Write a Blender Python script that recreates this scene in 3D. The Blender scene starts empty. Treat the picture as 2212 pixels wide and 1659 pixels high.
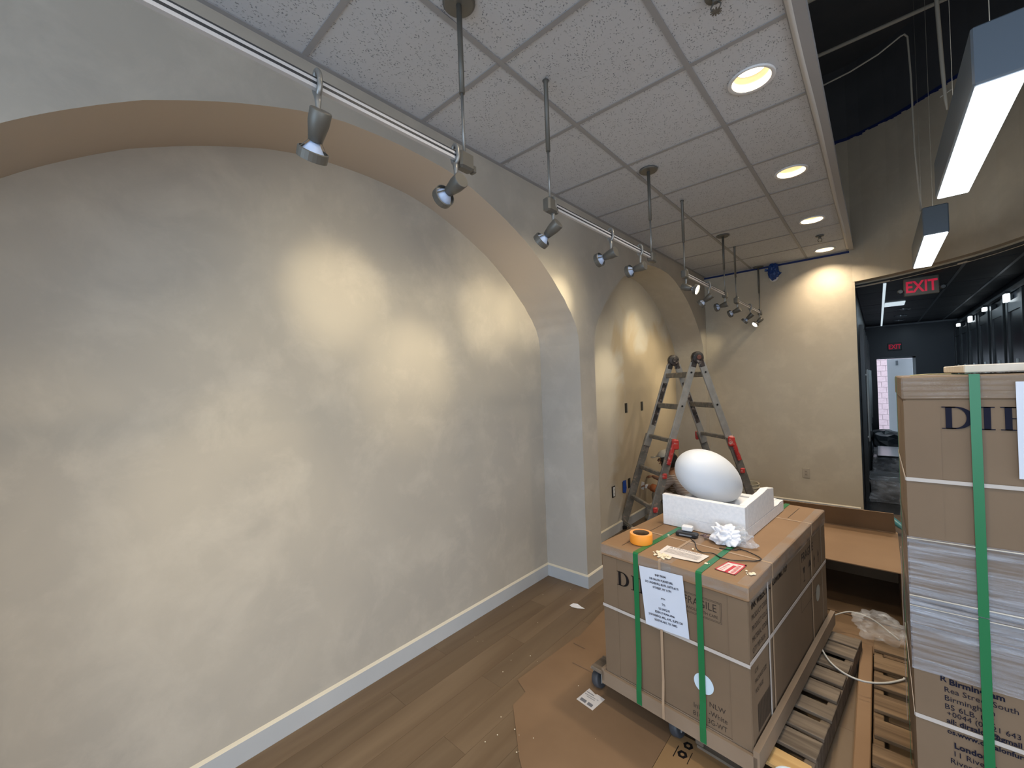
import bpy, bmesh, math, random
from mathutils import Vector, Matrix, noise
S = bpy.context.scene
COL = S.collection
PI = math.pi
R = math.radians

# ---------------------------------------------------------------- camera
cam_d = bpy.data.cameras.new('camera'); cam = bpy.data.objects.new('camera', cam_d); COL.objects.link(cam)
yaw, pitch, roll = R(41.48825), R(.2598346), R(-2.03958)
fw = Vector((-math.sin(yaw)*math.cos(pitch), math.cos(yaw)*math.cos(pitch), math.sin(pitch)))
rt = Vector((math.cos(yaw), math.sin(yaw), 0)); up_ = rt.cross(fw)
r2 = math.cos(roll)*rt + math.sin(roll)*up_; u2 = -math.sin(roll)*rt + math.cos(roll)*up_
M = Matrix((r2, u2, -fw)).transposed().to_4x4(); M.translation = Vector((1.79683, -.757971, 1.648347))
cam.matrix_world = M
cam_d.sensor_fit = 'HORIZONTAL'; cam_d.sensor_width = 36; cam_d.lens = 36*893.906/2212; cam_d.clip_start = .05
S.camera = cam
# ---------------------------------------------------------------- world, exposure, area lights
w = bpy.data.worlds.new('world'); S.world = w; w.use_nodes = True
bg = w.node_tree.nodes['Background']; bg.inputs[0].default_value = (.72, .84, 1, 1); bg.inputs[1].default_value = 2.2
S.view_settings.view_transform = 'Standard'; S.view_settings.look = 'None'; S.view_settings.gamma = 1
S.view_settings.use_curve_mapping = False; S.view_settings.exposure = 0.04
S.cycles.sample_clamp_indirect = 4.0
def aim(o, d):
    o.rotation_euler = Vector(d).to_track_quat('-Z', 'Y').to_euler()
def area(name, loc, d, sx, sy, power, col, shape='RECTANGLE', spread=180):
    l = bpy.data.lights.new(name, 'AREA'); l.shape = shape; l.size = sx; l.size_y = sy; l.energy = power; l.color = col; l.spread = R(spread)
    o = bpy.data.objects.new(name, l); COL.objects.link(o); o.location = loc; aim(o, d); return o
def spot(name, loc, to, power, col, ang, blend=1.0, size=.03):
    l = bpy.data.lights.new(name, 'SPOT'); l.energy = power; l.color = col; l.spot_size = R(ang); l.spot_blend = blend; l.shadow_soft_size = size
    o = bpy.data.objects.new(name, l); COL.objects.link(o); o.location = loc; aim(o, Vector(to)-Vector(loc)); return o
area('storefront_daylight', (1.3, -3.95, 1.5), (0, 1, -.03), 3.4, 2.4, 78, (.52, .74, 1))
area('side_fill_daylight', (5.15, -1.5, 1.5), (-1, .12, 0), 4.4, 2.3, 32, (1, .97, .94))  # unseen side light, added to brighten the left wall broadly
area('street_daylight', (2.1, 13.6, 3.2), (0, -.1, -1), 3.0, 3.0, 42, (.86, .94, 1))
WARM = (1, .84, .55)
for i in range(-3, 5):
    area('downlight_lamp', (1.383, .305+.6096*2*i, 3.085), (0, 0, -1), .11, .11, 9.5, (1, .82, .60), 'DISK', 120)
for y0 in (1.45, 3.52):
    area('linear_lamp', (2.135, y0+.61, 2.60), (0, 0, -1), .10, 1.18, 7, (.92, .96, 1))
    area('upper_wall_fill', (2.135, y0+.61, 2.84), (0, 0, 1), 0.08, 1.1, 1.2, (.92, .96, 1))  # assumed glow above the pendants, added to lift the dark upper walls
for y0 in (-.70, -2.77): area('linear_lamp', (2.135, y0+.61, 2.60), (0, 0, -1), .10, 1.18, 8, (.92, .96, 1))  # unseen fixtures carrying the row on, added as interior fill
area('corridor_lamp', (2.3, 8.5, 2.62), (0, 0, -1), .1, 4.0, 7, (.7, .88, 1))

# ---------------------------------------------------------------- materials
def nodes(name):
    m = bpy.data.materials.new(name); m.use_nodes = True; nt = m.node_tree
    return m, nt, nt.nodes['Principled BSDF']
def setp(b, **k):
    for a, v in k.items():
        n = {'rough': 'Roughness', 'metal': 'Metallic', 'alpha': 'Alpha', 'spec': 'Specular IOR Level', 'coat': 'Coat Weight', 'trans': 'Transmission Weight', 'estr': 'Emission Strength', 'sheen': 'Sheen Weight'}[a]
        b.inputs[n].default_value = v
def flat(name, col, rough=.6, **k):
    m, nt, b = nodes(name); b.inputs['Base Color'].default_value = (*col, 1); setp(b, rough=rough, **k); return m
def emis(name, col, s):
    m, nt, b = nodes(name); b.inputs['Base Color'].default_value = (*col, 1); b.inputs['Emission Color'].default_value = (*col, 1); b.inputs['Emission Strength'].default_value = s; return m
def mottled(name, c1, c2, scale=3, rough=.6, detail=4, bump=0, bscale=40, lo=.35, hi=.65, stretch=None, c3=None, s3=12, coord='Object', **k):
    m, nt, b = nodes(name); N = nt.nodes; L = nt.links
    tc = N.new('ShaderNodeTexCoord'); src = tc.outputs[coord]
    if stretch:
        mp = N.new('ShaderNodeMapping'); mp.inputs['Scale'].default_value = stretch; L.new(src, mp.inputs[0]); src = mp.outputs[0]
    n = N.new('ShaderNodeTexNoise'); n.inputs['Scale'].default_value = scale; n.inputs['Detail'].default_value = detail; L.new(src, n.inputs['Vector'])
    cr = N.new('ShaderNodeValToRGB'); cr.color_ramp.elements[0].position = lo; cr.color_ramp.elements[1].position = hi
    cr.color_ramp.elements[0].color = (*c1, 1); cr.color_ramp.elements[1].color = (*c2, 1); L.new(n.outputs[0], cr.inputs[0])
    out = cr.outputs[0]
    if c3:
        n3 = N.new('ShaderNodeTexNoise'); n3.inputs['Scale'].default_value = s3; n3.inputs['Detail'].default_value = 5; L.new(src, n3.inputs['Vector'])
        r3 = N.new('ShaderNodeValToRGB'); r3.color_ramp.elements[0].position = .56; r3.color_ramp.elements[1].position = .72; L.new(n3.outputs[0], r3.inputs[0])
        mx = N.new('ShaderNodeMixRGB'); L.new(r3.outputs[0], mx.inputs[0]); L.new(out, mx.inputs[1]); mx.inputs[2].default_value = (*c3, 1); out = mx.outputs[0]
    L.new(out, b.inputs['Base Color']); setp(b, rough=rough, **k)
    if bump:
        nb = N.new('ShaderNodeTexNoise'); nb.inputs['Scale'].default_value = bscale; nb.inputs['Detail'].default_value = 3; L.new(src, nb.inputs['Vector'])
        bp = N.new('ShaderNodeBump'); bp.inputs['Strength'].default_value = bump; bp.inputs['Distance'].default_value = .004; L.new(nb.outputs[0], bp.inputs['Height']); L.new(bp.outputs[0], b.inputs['Normal'])
    return m
def plaster(name, base, var, extra=None):
    """limewashed plaster: soft cloudy blotches; extra=(colour, z0, z1) another coat of paint above a height; """
    m, nt, b = nodes(name); N = nt.nodes; L = nt.links
    tc = N.new('ShaderNodeTexCoord'); g = tc.outputs['Object']
    def nz(s, d, dist=0, rough=.55):
        n = N.new('ShaderNodeTexNoise'); n.inputs['Scale'].default_value = s; n.inputs['Detail'].default_value = d; n.inputs['Distortion'].default_value = dist; n.inputs['Roughness'].default_value = rough; L.new(g, n.inputs['Vector']); return n.outputs[0]
    def mixc(fac, a, bb):
        x = N.new('ShaderNodeMixRGB')
        for i, v in ((0, fac), (1, a), (2, bb)):
            if isinstance(v, tuple): x.inputs[i].default_value = (*v, 1)
            elif isinstance(v, float): x.inputs[i].default_value = v
            else: L.new(v, x.inputs[i])
        return x.outputs[0]
    def ramp(v, lo, hi):
        r = N.new('ShaderNodeMapRange'); r.inputs[1].default_value = lo; r.inputs[2].default_value = hi; L.new(v, r.inputs[0]); return r.outputs[0]
    c = mixc(ramp(nz(1.3, 5, .25), .36, .66), base, var)
    c = mixc(ramp(nz(3.6, 6, .3, .65), .48, .80), c, tuple(min(1, x*1.13+.01) for x in base))
    w2 = ramp(nz(8, 7, .3, .72), .6, .78)
    mm = N.new('ShaderNodeMath'); mm.operation = 'MULTIPLY'; L.new(w2, mm.inputs[0]); mm.inputs[1].default_value = .28
    c = mixc(mm.outputs[0], c, tuple(min(1, x*1.22+.02) for x in base))
    if extra:
        ec, axis, z0, z1, amp = extra
        sx = N.new('ShaderNodeSeparateXYZ'); L.new(g, sx.inputs[0])
        ad = N.new('ShaderNodeMath'); ad.operation = 'MULTIPLY_ADD'; L.new(nz(2.2, 5, 1.0), ad.inputs[0]); ad.inputs[1].default_value = amp; L.new(sx.outputs[axis], ad.inputs[2])
        c = mixc(ramp(ad.outputs[0], z0+amp*.5, z1+amp*.5), c, ec)
    L.new(c, b.inputs['Base Color']); setp(b, rough=.62, spec=.35)
    bp = N.new('ShaderNodeBump'); bp.inputs['Strength'].default_value = .12; bp.inputs['Distance'].default_value = .006; L.new(nz(14, 5), bp.inputs['Height']); L.new(bp.outputs[0], b.inputs['Normal'])
    return m
PL = (.47, .432, .372); PV = (.412, .382, .337)
M_plaster = plaster('limewash plaster', PL, PV)
M_reveal1 = plaster('arch reveal plaster', (.49, .455, .41), (.44, .41, .37), ((.56, .475, .385), 2, 2.0, 2.55, .5))
M_reveal2 = plaster('arch reveal plaster warm', (.52, .48, .41), (.47, .43, .36))
M_niche2 = plaster('half painted plaster', (.50, .40, .27), (.44, .345, .225), ((.56, .52, .46), 1, 99, 100, 1))
# niche 2: pale new coat on its left part and upper part, tan undercoat elsewhere
def niche2_mat():
    m, nt, b = nodes('niche undercoat'); N = nt.nodes; L = nt.links
    tc = N.new('ShaderNodeTexCoord'); g = tc.outputs['Object']
    n = N.new('ShaderNodeTexNoise'); n.inputs['Scale'].default_value = 1.5; n.inputs['Detail'].default_value = 6; n.inputs['Distortion'].default_value = .8; L.new(g, n.inputs['Vector'])
    n2 = N.new('ShaderNodeTexNoise'); n2.inputs['Scale'].default_value = 6; n2.inputs['Detail'].default_value = 4; L.new(g, n2.inputs['Vector'])
    sx = N.new('ShaderNodeSeparateXYZ'); L.new(g, sx.inputs[0])
    # paint edge: y distance from the left jamb and height
    def ma(op, a, bb, c=None):
        x = N.new('ShaderNodeMath'); x.operation = op
        for i, v in enumerate((a, bb, c)):
            if v is None: continue
            if isinstance(v, (int, float)): x.inputs[i].default_value = v
            else: L.new(v, x.inputs[i])
        return x.outputs[0]
    yy = ma('SUBTRACT', 3.45, sx.outputs[1]); zz = ma('SUBTRACT', sx.outputs[2], 2.25)
    e = ma('MAXIMUM', yy, zz); e = ma('ADD', e, ma('MULTIPLY', ma('SUBTRACT', n.outputs[0], .5), 1.6))
    mr = N.new('ShaderNodeMapRange'); mr.inputs[1].default_value = -.08; mr.inputs[2].default_value = .12; L.new(e, mr.inputs[0])
    ta = N.new('ShaderNodeMixRGB'); L.new(n2.outputs[0], ta.inputs[0]); ta.inputs[1].default_value = (.50, .42, .31, 1); ta.inputs[2].default_value = (.45, .375, .275, 1)
    wh = N.new('ShaderNodeMixRGB'); L.new(n2.outputs[0], wh.inputs[0]); wh.inputs[1].default_value = (.50, .47, .42, 1); wh.inputs[2].default_value = (.56, .53, .48, 1)
    mx = N.new('ShaderNodeMixRGB'); L.new(mr.outputs[0], mx.inputs[0]); L.new(ta.outputs[0], mx.inputs[1]); L.new(wh.outputs[0], mx.inputs[2])
    L.new(mx.outputs[0], b.inputs['Base Color']); setp(b, rough=.6, spec=.35); return m
M_niche2 = niche2_mat()
M_farwall = plaster('beige wall paint', (.56, .495, .385), (.53, .465, .36))
M_black = mottled('flat black wall paint', (.070, .074, .082), (.085, .088, .096), rough=.8)
M_corr = flat('dark glossy corridor paint', (.014, .022, .034), .35)
M_corrceil = mottled('dark ceiling board', (.03, .035, .04), (.05, .055, .06), scale=3, rough=.6)
M_trimwhite = mottled('white satin trim paint', (.46, .48, .50), (.50, .515, .53), scale=4, rough=.45)
M_caulk = flat('cream caulk line', (.66, .60, .48), .5)
def tile_mat():
    m, nt, b = nodes('fissured acoustic tile'); N = nt.nodes; L = nt.links
    tc = N.new('ShaderNodeTexCoord'); g = tc.outputs['Object']
    v = N.new('ShaderNodeTexVoronoi'); v.inputs['Scale'].default_value = 125; v.inputs['Randomness'].default_value = 1
    mp = N.new('ShaderNodeMapping'); mp.inputs['Scale'].default_value = (1, .6, 1)
    nd = N.new('ShaderNodeTexNoise'); nd.inputs['Scale'].default_value = 45; nd.inputs['Detail'].default_value = 2; L.new(g, nd.inputs['Vector'])
    ad = N.new('ShaderNodeVectorMath'); ad.operation = 'MULTIPLY_ADD'; L.new(nd.outputs['Color'], ad.inputs[0]); ad.inputs[1].default_value = (.02, .02, .02); L.new(g, ad.inputs[2])
    L.new(ad.outputs[0], mp.inputs[0]); L.new(mp.outputs[0], v.inputs['Vector'])
    r = N.new('ShaderNodeMapRange'); r.inputs[1].default_value = .20; r.inputs[2].default_value = .34; L.new(v.outputs['Distance'], r.inputs[0])
    n2 = N.new('ShaderNodeTexNoise'); n2.inputs['Scale'].default_value = 26; n2.inputs['Detail'].default_value = 3; L.new(g, n2.inputs['Vector'])
    r2_ = N.new('ShaderNodeMapRange'); r2_.inputs[1].default_value = .45; r2_.inputs[2].default_value = .55; L.new(n2.outputs[0], r2_.inputs[0])
    mxx = N.new('ShaderNodeMath'); mxx.operation = 'MAXIMUM'; L.new(r.outputs[0], mxx.inputs[0]); L.new(r2_.outputs[0], mxx.inputs[1])
    mx = N.new('ShaderNodeMixRGB'); L.new(mxx.outputs[0], mx.inputs[0]); mx.inputs[1].default_value = (.25, .265, .30, 1); mx.inputs[2].default_value = (.58, .60, .635, 1)
    L.new(mx.outputs[0], b.inputs['Base Color']); setp(b, rough=.9, spec=.1)
    bp = N.new('ShaderNodeBump'); bp.inputs['Strength'].default_value = .5; bp.inputs['Distance'].default_value = .003; L.new(mxx.outputs[0], bp.inputs['Height']); L.new(bp.outputs[0], b.inputs['Normal'])
    return m
M_tile = tile_mat()
M_tee = flat('ceiling grid enamel', (.33, .33, .34), .6)
M_bead = flat('white pipe insulation', (.58, .565, .54), .7)
def wood(name, c1, c2, sc=(1, 14, 1), s=2.2, rough=.45, seed=None):
    m, nt, b = nodes(name); N = nt.nodes; L = nt.links
    tc = N.new('ShaderNodeTexCoord'); oi = N.new('ShaderNodeObjectInfo')
    vm = N.new('ShaderNodeVectorMath'); vm.operation = 'MULTIPLY_ADD'
    cb = N.new('ShaderNodeCombineXYZ'); L.new(oi.outputs['Random'], cb.inputs[0]); L.new(oi.outputs['Random'], cb.inputs[1])
    L.new(cb.outputs[0], vm.inputs[0]); vm.inputs[1].default_value = (37, 53, 0); L.new(tc.outputs['Object'], vm.inputs[2])
    mp = N.new('ShaderNodeMapping'); mp.inputs['Scale'].default_value = sc; L.new(vm.outputs[0], mp.inputs[0])
    n = N.new('ShaderNodeTexNoise'); n.inputs['Scale'].default_value = s; n.inputs['Detail'].default_value = 6; n.inputs['Distortion'].default_value = .7; L.new(mp.outputs[0], n.inputs['Vector'])
    cr = N.new('ShaderNodeValToRGB'); cr.color_ramp.elements[0].position = .33; cr.color_ramp.elements[1].position = .68
    cr.color_ramp.elements[0].color = (*c1, 1); cr.color_ramp.elements[1].color = (*c2, 1); L.new(n.outputs[0], cr.inputs[0])
    hs = N.new('ShaderNodeHueSaturation'); L.new(cr.outputs[0], hs.inputs['Color'])
    mr = N.new('ShaderNodeMapRange'); mr.inputs[3].default_value = .90; mr.inputs[4].default_value = 1.08; L.new(oi.outputs['Random'], mr.inputs[0]); L.new(mr.outputs[0], hs.inputs['Value'])
    L.new(hs.outputs[0], b.inputs['Base Color']); setp(b, rough=rough, spec=.35); return m
M_floor = wood('oak look vinyl plank', (.13, .086, .05), (.185, .130, .080), (7, .8, 1), 1.1, .42)
M_pal = wood('weathered pallet wood', (.10, .078, .058), (.215, .172, .13), (1.2, 16, 5), 2.0, .8)
M_pal2 = wood('brown pallet wood', (.11, .07, .038), (.235, .155, .088), (1.2, 16, 5), 2.0, .8)
M_palnew = wood('fresh yellow pallet board', (.48, .30, .12), (.62, .42, .19), (1.2, 16, 5), 2.0, .7)
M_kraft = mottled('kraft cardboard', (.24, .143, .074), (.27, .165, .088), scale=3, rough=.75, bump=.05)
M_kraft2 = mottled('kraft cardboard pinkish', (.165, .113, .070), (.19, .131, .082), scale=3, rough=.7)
M_kraftd = mottled('darker kraft cardboard', (.17, .105, .055), (.21, .13, .07), scale=3, rough=.75)
M_floorcard = mottled('flattened carton sheet', (.19, .115, .062), (.225, .14, .078), scale=2.5, rough=.72)
M_ink = flat('black print ink', (.010, .008, .008), .8, spec=.15)
M_ink2 = flat('faded brown print ink', (.03, .02, .014), .8)
M_navy = flat('navy print ink', (.010, .011, .024), .8, spec=.15)
M_paper = mottled('white label paper', (.60, .66, .78), (.66, .71, .82), scale=3, rough=.6)
M_paper2 = flat('soft white paper', (.74, .70, .68), .6)
M_green = flat('green polyester strap', (.012, .16, .055), .3)
M_greend = flat('green polyester strap dusty', (.035, .17, .075), .5)
M_wstrap = flat('white plastic strap', (.50, .46, .43), .5)
M_kstrap = flat('tan plastic strap', (.38, .27, .18), .45)
M_foam = mottled('white expanded foam', (.78, .79, .82), (.86, .86, .88), scale=60, rough=.85, bump=.05, bscale=220)
M_egg = flat('smooth matt white foam', (.74, .78, .84), .5)
M_orange = flat('orange masking tape', (.90, .32, .03), .5)
M_orangeside = flat('orange tape side', (.92, .42, .14), .6)
M_core = flat('brown paper core', (.22, .14, .08), .8)
M_red = flat('red label print', (.55, .03, .05), .5)
M_blackp = flat('black plastic', (.012, .013, .016), .35)
M_whitep = flat('white plastic', (.75, .76, .78), .35)
M_tissue = flat('crumpled white paper', (.80, .82, .88), .7)
M_crumb = flat('cream foam crumbs', (.80, .72, .55), .8)
M_track = flat('brushed track metal', (.30, .30, .29), .4, metal=.6)
M_trackl = flat('pale track channel', (.58, .58, .60), .5)
M_trackd = flat('dark track groove', (.03, .034, .04), .5)
M_fix = mottled('taupe metal enamel', (.135, .13, .115), (.155, .148, .13), scale=8, rough=.42, metal=.3)
M_bulb = flat('frosted bulb glass', (.55, .66, .88), .25)
M_bulblit = emis('lit bulb face', (1, .94, .80), 9)
M_bulbglow = None
M_alu = mottled('scuffed aluminium', (.42, .42, .41), (.52, .52, .50), scale=14, rough=.4, metal=.55, c3=(.50, .47, .42), s3=25)
M_alud = mottled('grimy aluminium', (.17, .165, .15), (.26, .25, .23), scale=10, rough=.55, metal=.4, c3=(.42, .33, .27), s3=30)
M_hinge = mottled('worn black hinge', (.02, .02, .022), (.07, .055, .05), scale=18, rough=.5, c3=(.40, .34, .30), s3=22)
M_lockred = mottled('scuffed red plastic', (.45, .03, .03), (.55, .05, .04), scale=12, rough=.5, c3=(.62, .55, .50), s3=30)
M_blue = flat('blue masking film', (.008, .045, .20), .4)
M_bluet = flat('blue painter tape', (.006, .02, .12), .6)
M_lens = emis('glowing diffuser', (.90, .97, 1), 2.2)
M_house = flat('blue grey lamp housing', (.14, .18, .23), .45)
M_trimring = flat('cream reflector', (.62, .52, .34), .4)
M_lamp = emis('warm lamp disc', (1, .92, .76), 5)
M_cloth = flat('cream work cloth', (.40, .38, .33), .9)
M_cord = flat('pale cable', (.42, .39, .33), .6)
def film(name, opac=.45, col=(.72, .74, .80), sc=(3, 1, 45), rough=.16):
    m = bpy.data.materials.new(name); m.use_nodes = True; nt = m.node_tree; N = nt.nodes; L = nt.links; N.clear()
    o = N.new('ShaderNodeOutputMaterial'); tr = N.new('ShaderNodeBsdfTransparent'); pb = N.new('ShaderNodeBsdfPrincipled'); mx = N.new('ShaderNodeMixShader')
    pb.inputs['Base Color'].default_value = (*col, 1); pb.inputs['Roughness'].default_value = rough; pb.inputs['Specular IOR Level'].default_value = .9
    tc = N.new('ShaderNodeTexCoord'); mp = N.new('ShaderNodeMapping'); mp.inputs['Scale'].default_value = sc; mp.inputs['Rotation'].default_value = (0, .03, 0); L.new(tc.outputs['Object'], mp.inputs[0])
    n = N.new('ShaderNodeTexNoise'); n.inputs['Scale'].default_value = 1.4; n.inputs['Detail'].default_value = 6; n.inputs['Distortion'].default_value = .35; L.new(mp.outputs[0], n.inputs['Vector'])
    r = N.new('ShaderNodeMapRange'); r.inputs[1].default_value = .36; r.inputs[2].default_value = .70; r.inputs[3].default_value = opac*.35; r.inputs[4].default_value = min(.95, opac*1.7); L.new(n.outputs[0], r.inputs[0])
    bp = N.new('ShaderNodeBump'); bp.inputs['Strength'].default_value = .7; bp.inputs['Distance'].default_value = .01; L.new(n.outputs[0], bp.inputs['Height']); L.new(bp.outputs[0], pb.inputs['Normal'])
    L.new(r.outputs[0], mx.inputs[0]); L.new(tr.outputs[0], mx.inputs[1]); L.new(pb.outputs[0], mx.inputs[2]); L.new(mx.outputs[0], o.inputs[0]); return m
M_film = film('stretch wrap film', .34, (.46, .49, .56), rough=.13)
M_film2 = film('crumpled clear film', .30, (.7, .74, .8), (8, 8, 14), .1)
M_tapeclear = film('clear packing tape', .13, (.55, .52, .50), (6, 6, 20), .12)

# ---------------------------------------------------------------- mesh helpers
class MB:
    def __init__(s): s.v = []; s.f = []; s.m = []; s.sm = []
    def add(s, vs, fs, mi=0, smooth=False, T=None):
        o = len(s.v); vs = [Vector(v) for v in vs]
        if T is not None: vs = [T @ v for v in vs]
        s.v += vs
        for f in fs: s.f.append(tuple(i+o for i in f)); s.m.append(mi); s.sm.append(smooth)
        return s
    def box(s, x0, x1, y0, y1, z0, z1, mi=0, T=None, c=0):
        if c <= 0:
            v = [(x, y, z) for z in (z0, z1) for y in (y0, y1) for x in (x0, x1)]
            return s.add(v, [(0, 2, 3, 1), (4, 5, 7, 6), (0, 1, 5, 4), (2, 6, 7, 3), (0, 4, 6, 2), (1, 3, 7, 5)], mi, False, T)
        # chamfered along vertical + horizontal top/bottom rings
        rings = []
        for z, k in ((z0, c), (z0+c, 0), (z1-c, 0), (z1, c)):
            a0, a1, b0, b1 = x0+k, x1-k, y0+k, y1-k; q = c if k == 0 else c*.6
            rings.append([(a0+q, b0, z), (a1-q, b0, z), (a1, b0+q, z), (a1, b1-q, z), (a1-q, b1, z), (a0+q, b1, z), (a0, b1-q, z), (a0, b0+q, z)])
        v = [p for r in rings for p in r]; f = [tuple(range(7, -1, -1)), tuple(range(24, 32))]
        for k in range(3):
            for i in range(8):
                j = (i+1) % 8; f.append((k*8+i, k*8+j, k*8+8+j, k*8+8+i))
        return s.add(v, f, mi, False, T)
    def beam(s, a, b, w, h, mi=0, upv=(0, 0, 1), c=0):
        """box of section w x h running from a to b"""
        a, b = Vector(a), Vector(b); d = (b-a); L = d.length; d.normalize()
        u = Vector(upv); x = d.cross(u)
        if x.length < 1e-4: x = d.cross(Vector((1, 0, 0)))
        x.normalize(); z = x.cross(d)
        T = Matrix((x, d, z)).transposed().to_4x4(); T.translation = a
        return s.box(-w/2, w/2, 0, L, -h/2, h/2, mi, T, c)
    def tube(s, pts, r, seg=8, mi=0, closed=False, cap=True):
        pts = [Vector(p) for p in pts]; n = len(pts); rs = r if isinstance(r, (list, tuple)) else [r]*n
        vs = []; pn = None
        for i, p in enumerate(pts):
            if closed: d = pts[(i+1) % n]-pts[i-1]
            else: d = (pts[min(i+1, n-1)]-pts[max(i-1, 0)])
            d.normalize()
            if pn is None:
                pn = d.orthogonal().normalized()
            else:
                pn = (pn - d*pn.dot(d)).normalized()
            bn = d.cross(pn)
            for k in range(seg):
                a = 2*PI*k/seg; vs.append(p+(pn*math.cos(a)+bn*math.sin(a))*rs[i])
        fs = []
        for i in range(n if closed else n-1):
            j = (i+1) % n
            for k in range(seg):
                l = (k+1) % seg; fs.append((i*seg+k, i*seg+l, j*seg+l, j*seg+k))
        s.add(vs, fs, mi, True)
        if cap and not closed:
            o = len(s.v)-len(vs)
            s.f.append(tuple(o+k for k in range(seg-1, -1, -1))); s.m.append(mi); s.sm.append(False)
            s.f.append(tuple(o+(n-1)*seg+k for k in range(seg))); s.m.append(mi); s.sm.append(False)
        return s
    def lathe(s, prof, seg=24, T=None, mi=0, smooth=True, capb=True, capt=True):
        vs = [(r*math.cos(2*PI*k/seg), r*math.sin(2*PI*k/seg), z) for r, z in prof for k in range(seg)]
        fs = [(i*seg+k, i*seg+(k+1) % seg, (i+1)*seg+(k+1) % seg, (i+1)*seg+k) for i in range(len(prof)-1) for k in range(seg)]
        s.add(vs, fs, mi, smooth, T)
        o = len(s.v)-len(vs)
        if capb: s.f.append(tuple(o+k for k in range(seg-1, -1, -1))); s.m.append(mi); s.sm.append(False)
        if capt: s.f.append(tuple(o+(len(prof)-1)*seg+k for k in range(seg))); s.m.append(mi); s.sm.append(False)
        return s
    def prism(s, poly, z0, z1, mi=0, T=None):
        n = len(poly)
        return s.add([(x, y, z0) for x, y in poly]+[(x, y, z1) for x, y in poly], [tuple(range(n-1, -1, -1)), tuple(range(n, 2*n))]+[(i, (i+1) % n, n+(i+1) % n, n+i) for i in range(n)], mi, False, T)
    def build(s, name, mat, parent=None, bevel=0):
        me = bpy.data.meshes.new(name); me.from_pydata([tuple(v) for v in s.v], [], s.f)
        for m in (mat if isinstance(mat, (list, tuple)) else [mat]): me.materials.append(m)
        me.polygons.foreach_set('material_index', s.m); me.polygons.foreach_set('use_smooth', s.sm); me.update()
        o = bpy.data.objects.new(name, me); COL.objects.link(o)
        if parent: o.parent = parent
        if bevel:
            b = o.modifiers.new('b', 'BEVEL'); b.width = bevel; b.segments = 2; b.limit_method = 'ANGLE'
        return o
def tag(o, label, cat, group=None, kind=None):
    o['label'] = label; o['category'] = cat
    if group: o['group'] = group
    if kind: o['kind'] = kind
    return o
def thing(name, label, cat, loc=(0, 0, 0), rz=0, group=None):
    o = bpy.data.objects.new(name, None); COL.objects.link(o); o.location = loc; o.rotation_euler = (0, 0, rz); o.empty_display_size = .05
    return tag(o, label, cat, group)
def struct(o): o['kind'] = 'structure'; return o
def lab(o, t): o['label'] = t; return o
def kids(o): return [c for c in bpy.data.objects if c.parent is o]
def dup(root, loc, rz=None, label=None):
    r = root.copy(); COL.objects.link(r); r.location = loc
    if rz is not None: r.rotation_euler = (0, 0, rz)
    if label: r['label'] = label
    for ch in kids(root):
        c = ch.copy(); COL.objects.link(c); c.parent = r
        for g in kids(ch):
            d = g.copy(); COL.objects.link(d); d.parent = c
    return r
def text_geo(txt, size, offset=0, sx=1):
    cu = bpy.data.curves.new('t', 'FONT'); cu.body = txt; cu.size = size; cu.offset = offset; cu.resolution_u = 2; cu.space_line = 1.0
    o = bpy.data.objects.new('t', cu); COL.objects.link(o)
    dg = bpy.context.evaluated_depsgraph_get(); me = bpy.data.meshes.new_from_object(o.evaluated_get(dg))
    v = [(p.co.x*sx, p.co.y) for p in me.vertices]; f = [tuple(p.vertices) for p in me.polygons]
    bpy.data.objects.remove(o); bpy.data.curves.remove(cu); bpy.data.meshes.remove(me)
    return v, f
def put_text(mb, txt, size, org, U, V, mi=0, align='L', offset=0, sx=1, shear=0):
    v, f = text_geo(txt, size, offset, sx)
    if not v: return
    w0 = max(p[0] for p in v); dx = 0 if align == 'L' else (-w0/2 if align == 'C' else -w0)
    org, U, V = Vector(org), Vector(U), Vector(V)
    mb.add([org+U*(p[0]+dx+shear*p[1])+V*p[1] for p in v], f, mi)
def line_part(parent, txt, size, org, U, V, mat, **k):
    m_ = MB(); put_text(m_, txt, size, org, U, V, **k); return m_.build('print_line', mat, parent)
def quadpoly(mb, pts, org, U, V, mi=0):
    org, U, V = Vector(org), Vector(U), Vector(V)
    mb.add([org+U*x+V*y for x, y in pts], [tuple(range(len(pts)))], mi)
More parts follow.
